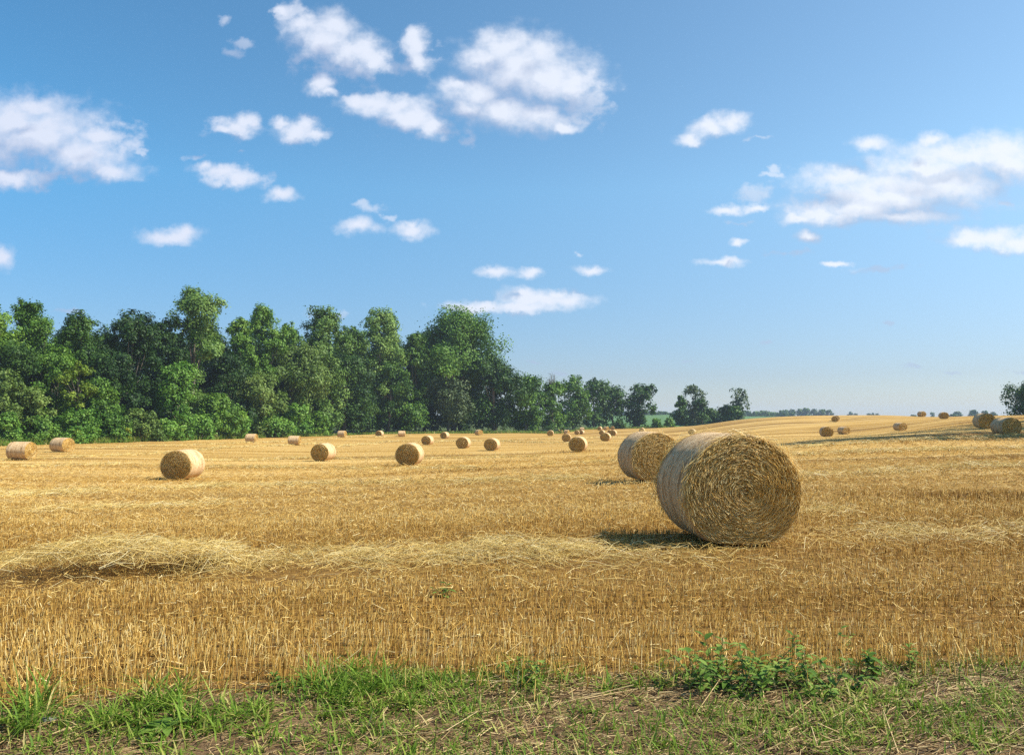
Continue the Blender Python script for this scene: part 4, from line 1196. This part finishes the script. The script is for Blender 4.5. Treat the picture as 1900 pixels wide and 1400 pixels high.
# clouds: places in the sky as photograph pixels -> directions; cx, cy, rx, ry
CL_BIG = [(60, 250, 130, 62), (150, 290, 90, 45), (205, 315, 55, 18), (20, 225, 80, 45), (-40, 260, 120, 80), (20, 330, 70, 22), (60, 200, 60, 22), (175, 250, 40, 20),
          (600, 75, 62, 42), (560, 45, 35, 20), (660, 95, 50, 36), (620, 50, 40, 28), (525, 22, 18, 8), (690, 110, 28, 22),
          (770, 80, 26, 26), (772, 110, 30, 24), (762, 65, 16, 14),
          (960, 130, 100, 66), (1020, 150, 88, 60), (890, 170, 70, 36), (940, 85, 60, 30), (1000, 92, 50, 28), (900, 105, 42, 26), (1065, 155, 45, 36), (930, 205, 80, 40), (1000, 215, 75, 36), (850, 160, 36, 18), (1040, 235, 36, 14), (870, 200, 40, 22),
          (765, 215, 62, 34), (810, 235, 34, 26), (690, 195, 48, 24), (740, 195, 45, 22), (660, 190, 20, 18),
          (1320, 240, 38, 17), (1358, 226, 30, 18), (1290, 256, 26, 14),
          (1690, 350, 175, 42), (1600, 385, 130, 30), (1650, 370, 150, 40), (1760, 340, 120, 50), (1530, 400, 75, 18), (1780, 290, 130, 30), (1860, 285, 90, 34), (1870, 310, 60, 34), (1725, 262, 26, 17), (1560, 330, 80, 22), (1680, 400, 120, 17), (1500, 437, 32, 13), (1720, 310, 110, 26), (1610, 268, 38, 14), (1480, 405, 30, 10),
          (1840, 440, 85, 24), (1890, 450, 60, 24), (1800, 445, 50, 14),
          (440, 237, 34, 20), (455, 225, 22, 16), (415, 240, 20, 9), (555, 245, 44, 22), (570, 232, 24, 18), (520, 228, 18, 12), (590, 250, 26, 9),
          (410, 322, 46, 15), (440, 335, 44, 16), (372, 312, 26, 11), (525, 360, 30, 14), (320, 440, 52, 17), (340, 435, 34, 16), (665, 421, 38, 14), (765, 425, 34, 14), (760, 415, 16, 10),
          (985, 556, 70, 20), (1045, 556, 50, 16), (900, 568, 55, 14), (860, 570, 40, 10), (960, 570, 80, 13), (970, 545, 26, 11), (1025, 545, 28, 11),
          (920, 505, 28, 10), (975, 507, 22, 10), (1095, 497, 32, 9), (1340, 487, 42, 8), (1555, 488, 26, 6), (0, 480, 26, 22), (1370, 446, 16, 7), (1345, 388, 30, 9), (1400, 385, 22, 7), (595, 160, 28, 20), (610, 172, 24, 10)]
CL_THIN = [(450, 75, 30, 14), (435, 98, 26, 16), (415, 35, 18, 12), (550, 110, 30, 14), (600, 150, 36, 26), (680, 385, 40, 14), (720, 402, 20, 7), (665, 378, 30, 9), (690, 180, 60, 32), (1438, 315, 16, 14), (1432, 328, 30, 8), (1070, 470, 10, 8), (875, 265, 18, 14), (1112, 205, 22, 12),
           (1650, 603, 18, 5), (1040, 695, 42, 8), (985, 668, 26, 6), (1275, 668, 20, 5), (1430, 637, 20, 5), (1690, 678, 30, 5), (1775, 690, 20, 4), (130, 578, 40, 7), (600, 585, 45, 12), (265, 280, 12, 8), (360, 290, 22, 8), (445, 283, 16, 7), (1395, 360, 60, 22), (1410, 255, 26, 6), (1600, 378, 150, 40), (1860, 375, 20, 8),
           (220, 250, 60, 36), (60, 330, 110, 24), (640, 110, 110, 46), (770, 95, 45, 45), (780, 230, 90, 36), (430, 240, 60, 26), (560, 248, 62, 28), (430, 330, 90, 24), (720, 120, 60, 20), (1080, 190, 60, 60), (1370, 412, 24, 6), (1895, 694, 30, 6), (880, 575, 80, 16), (1450, 470, 70, 10), (1640, 500, 70, 8), (540, 20, 36, 26)]

w = bpy.data.worlds.new('World'); SC.world = w; w.use_nodes = True
w.cycles.sampling_method = 'NONE'
nt = w.node_tree; nt.nodes.clear(); g = N(nt)
sky = g('ShaderNodeTexSky'); sky.sky_type = 'NISHITA'; sky.sun_disc = False
sky.sun_elevation = SUN_EL; sky.sun_rotation = R(90) - SUN_AZ; sky.air_density = 1.0; sky.dust_density = 0.25; sky.ozone_density = 3.0; sky.altitude = 200
tc = g('ShaderNodeTexCoord'); dirv = tc.outputs['Generated']
sp = g('ShaderNodeSeparateXYZ'); g.link(dirv, sp.inputs[0])
yy = g.math('MAXIMUM', sp.outputs[1], 0.02)
cb = g('ShaderNodeCombineXYZ'); g.link(g.math('DIVIDE', sp.outputs[0], yy), cb.inputs[0]); g.link(g.math('DIVIDE', sp.outputs[2], yy), cb.inputs[1])
p = cb.outputs[0]
wn = g.noise(p, 26.0, 5, 0.6, '2D', True)
wn2 = g.noise(p, 9.0, 3, 0.5, '2D', True)
pw = g.vec('ADD', p, g.vec('MULTIPLY', g.vec('SUBTRACT', wn, (.5, .5, .5)), (0.030, 0.022, 0)))
pw = g.vec('ADD', pw, g.vec('MULTIPLY', g.vec('SUBTRACT', wn2, (.5, .5, .5)), (0.02, 0.012, 0)))
edge = g.noise(g.mapping(p, (1, 1.25, 1)), 40.0, 6, 0.57, '2D')

def field(pv, blobs, k):
    acc = None
    for (cx, cy, rx, ry) in blobs:
        u, s = pdir(cx, cy); rx, ry = rx / F, ry / F
        q = g.vec('MULTIPLY_ADD', pv, (1 / rx, 1 / ry, 0), (-float(u) / rx, -float(s) / ry, 0))
        ln = g.vec('LENGTH', q)
        acc = ln if acc is None else g.math('SMOOTH_MIN', acc, ln, k)
    return acc
f1 = field(pw, CL_BIG, 0.22)
f2 = field(pw, CL_THIN, 0.2)
lit = field(g.vec('ADD', pw, (0.014, 0.030, 0)), CL_BIG, 0.3)
sh0 = g.math('SUBTRACT', lit, f1)
e = g.math('SUBTRACT', edge, 0.5)
d1 = g.math('ADD', g.math('SUBTRACT', 1.3, f1), g.math('MULTIPLY', e, 1.1))
d1 = g.math('ADD', d1, g.math('MULTIPLY', g.math('MINIMUM', sh0, 0.15), 0.2))
a1 = g('ShaderNodeMapRange', interpolation_type='SMOOTHSTEP', i_From_Min=-0.25, i_From_Max=1.2); g.link(d1, a1.inputs[0])
d2 = g.math('ADD', g.math('SUBTRACT', 1.0, f2), g.math('MULTIPLY', e, 2.2))
a2 = g('ShaderNodeMapRange', interpolation_type='SMOOTHSTEP', i_From_Min=0.0, i_From_Max=0.9, i_To_Max=0.55); g.link(d2, a2.inputs[0])
one = g.math('SUBTRACT', 1.0, g.math('MULTIPLY', g.math('SUBTRACT', 1.0, g.math('MULTIPLY', a1.outputs[0], 0.97)), g.math('SUBTRACT', 1.0, a2.outputs[0])))
front = g('ShaderNodeMapRange', i_From_Min=0.05, i_From_Max=0.2); g.link(sp.outputs[1], front.inputs[0])
alpha = g.math('MULTIPLY', one, front.outputs[0])
# how deep in the cloud, seen from the sun
sh = g.math('ADD', g.math('MULTIPLY', g.math('SUBTRACT', lit, f1), 0.9), g.math('MULTIPLY', g.math('SUBTRACT', edge, .5), 0.3))
shr = g('ShaderNodeMapRange', i_From_Min=-0.48, i_From_Max=0.36); g.link(sh, shr.inputs[0])
ccol = g.mix(shr.outputs[0], (2.8, 3.4, 4.5), (5.3, 5.6, 6.1))
tx = g('ShaderNodeMapRange', i_From_Min=-0.55, i_From_Max=0.55); g.link(sp.outputs[0], tx.inputs[0])
tz = g('ShaderNodeMapRange', i_From_Min=0.05, i_From_Max=0.28); g.link(sp.outputs[2], tz.inputs[0])
hi = g.mix(tx.outputs[0], (0.47, 0.91, 1.01), (1.11, 1.19, 1.07))
lo = g.mix(tx.outputs[0], (0.45, 0.50, 0.63), (0.60, 0.62, 0.72))
skyc = g.mix(1.0, sky.outputs[0], g.mix(tz.outputs[0], lo, hi), 'MULTIPLY')
SKYMUL = skyc.node
ccol = g.mix(1.0, ccol, g.mix(tx.outputs[0], (0.82, 0.84, 0.92), (1.0, 1.0, 1.0)), 'MULTIPLY')
mixc = g.mix(alpha, skyc, ccol)
bg = g('ShaderNodeBackground'); bg.inputs[1].default_value = 0.1
g.link(mixc, bg.inputs[0]); g.link(bg.outputs[0], g('ShaderNodeOutputWorld').inputs[0])

# air
def haze():
    x0, x1, y0, y1, z0, z1 = -3000, 3000, -3000, 3000, -6.5, 34
    V = np.array([(x, y, z) for z in (z0, z1) for y in (y0, y1) for x in (x0, x1)], float)
    Q = np.array([[0, 2, 3, 1], [4, 5, 7, 6], [0, 1, 5, 4], [2, 6, 7, 3], [0, 4, 6, 2], [1, 3, 7, 5]])
    m, nt = new_mat('haze_air'); g = N(nt)
    v = g('ShaderNodeVolumePrincipled'); v.inputs['Color'].default_value = (0.70, 0.84, 1, 1); v.inputs['Density'].default_value = 0.00022
    g.link(v.outputs[0], g('ShaderNodeOutputMaterial').inputs['Volume'])
    o = obj('haze', make_mesh('haze', V, Q, mats=[m])); tag(o, 'thin summer haze filling the air over the field', 'haze', kind='stuff')
haze()

SC.view_settings.view_transform = 'Standard'
SC.view_settings.look = 'None'
SC.view_settings.exposure = 0.8
SC.view_settings.gamma = 1
SC.cycles.use_denoising = False
SC.cycles.max_bounces = 6
SC.cycles.transparent_max_bounces = 4
SC.cycles.volume_bounces = 0
zz = [v.co.z for v in gme.vertices]
print('ground z', min(zz), max(zz))
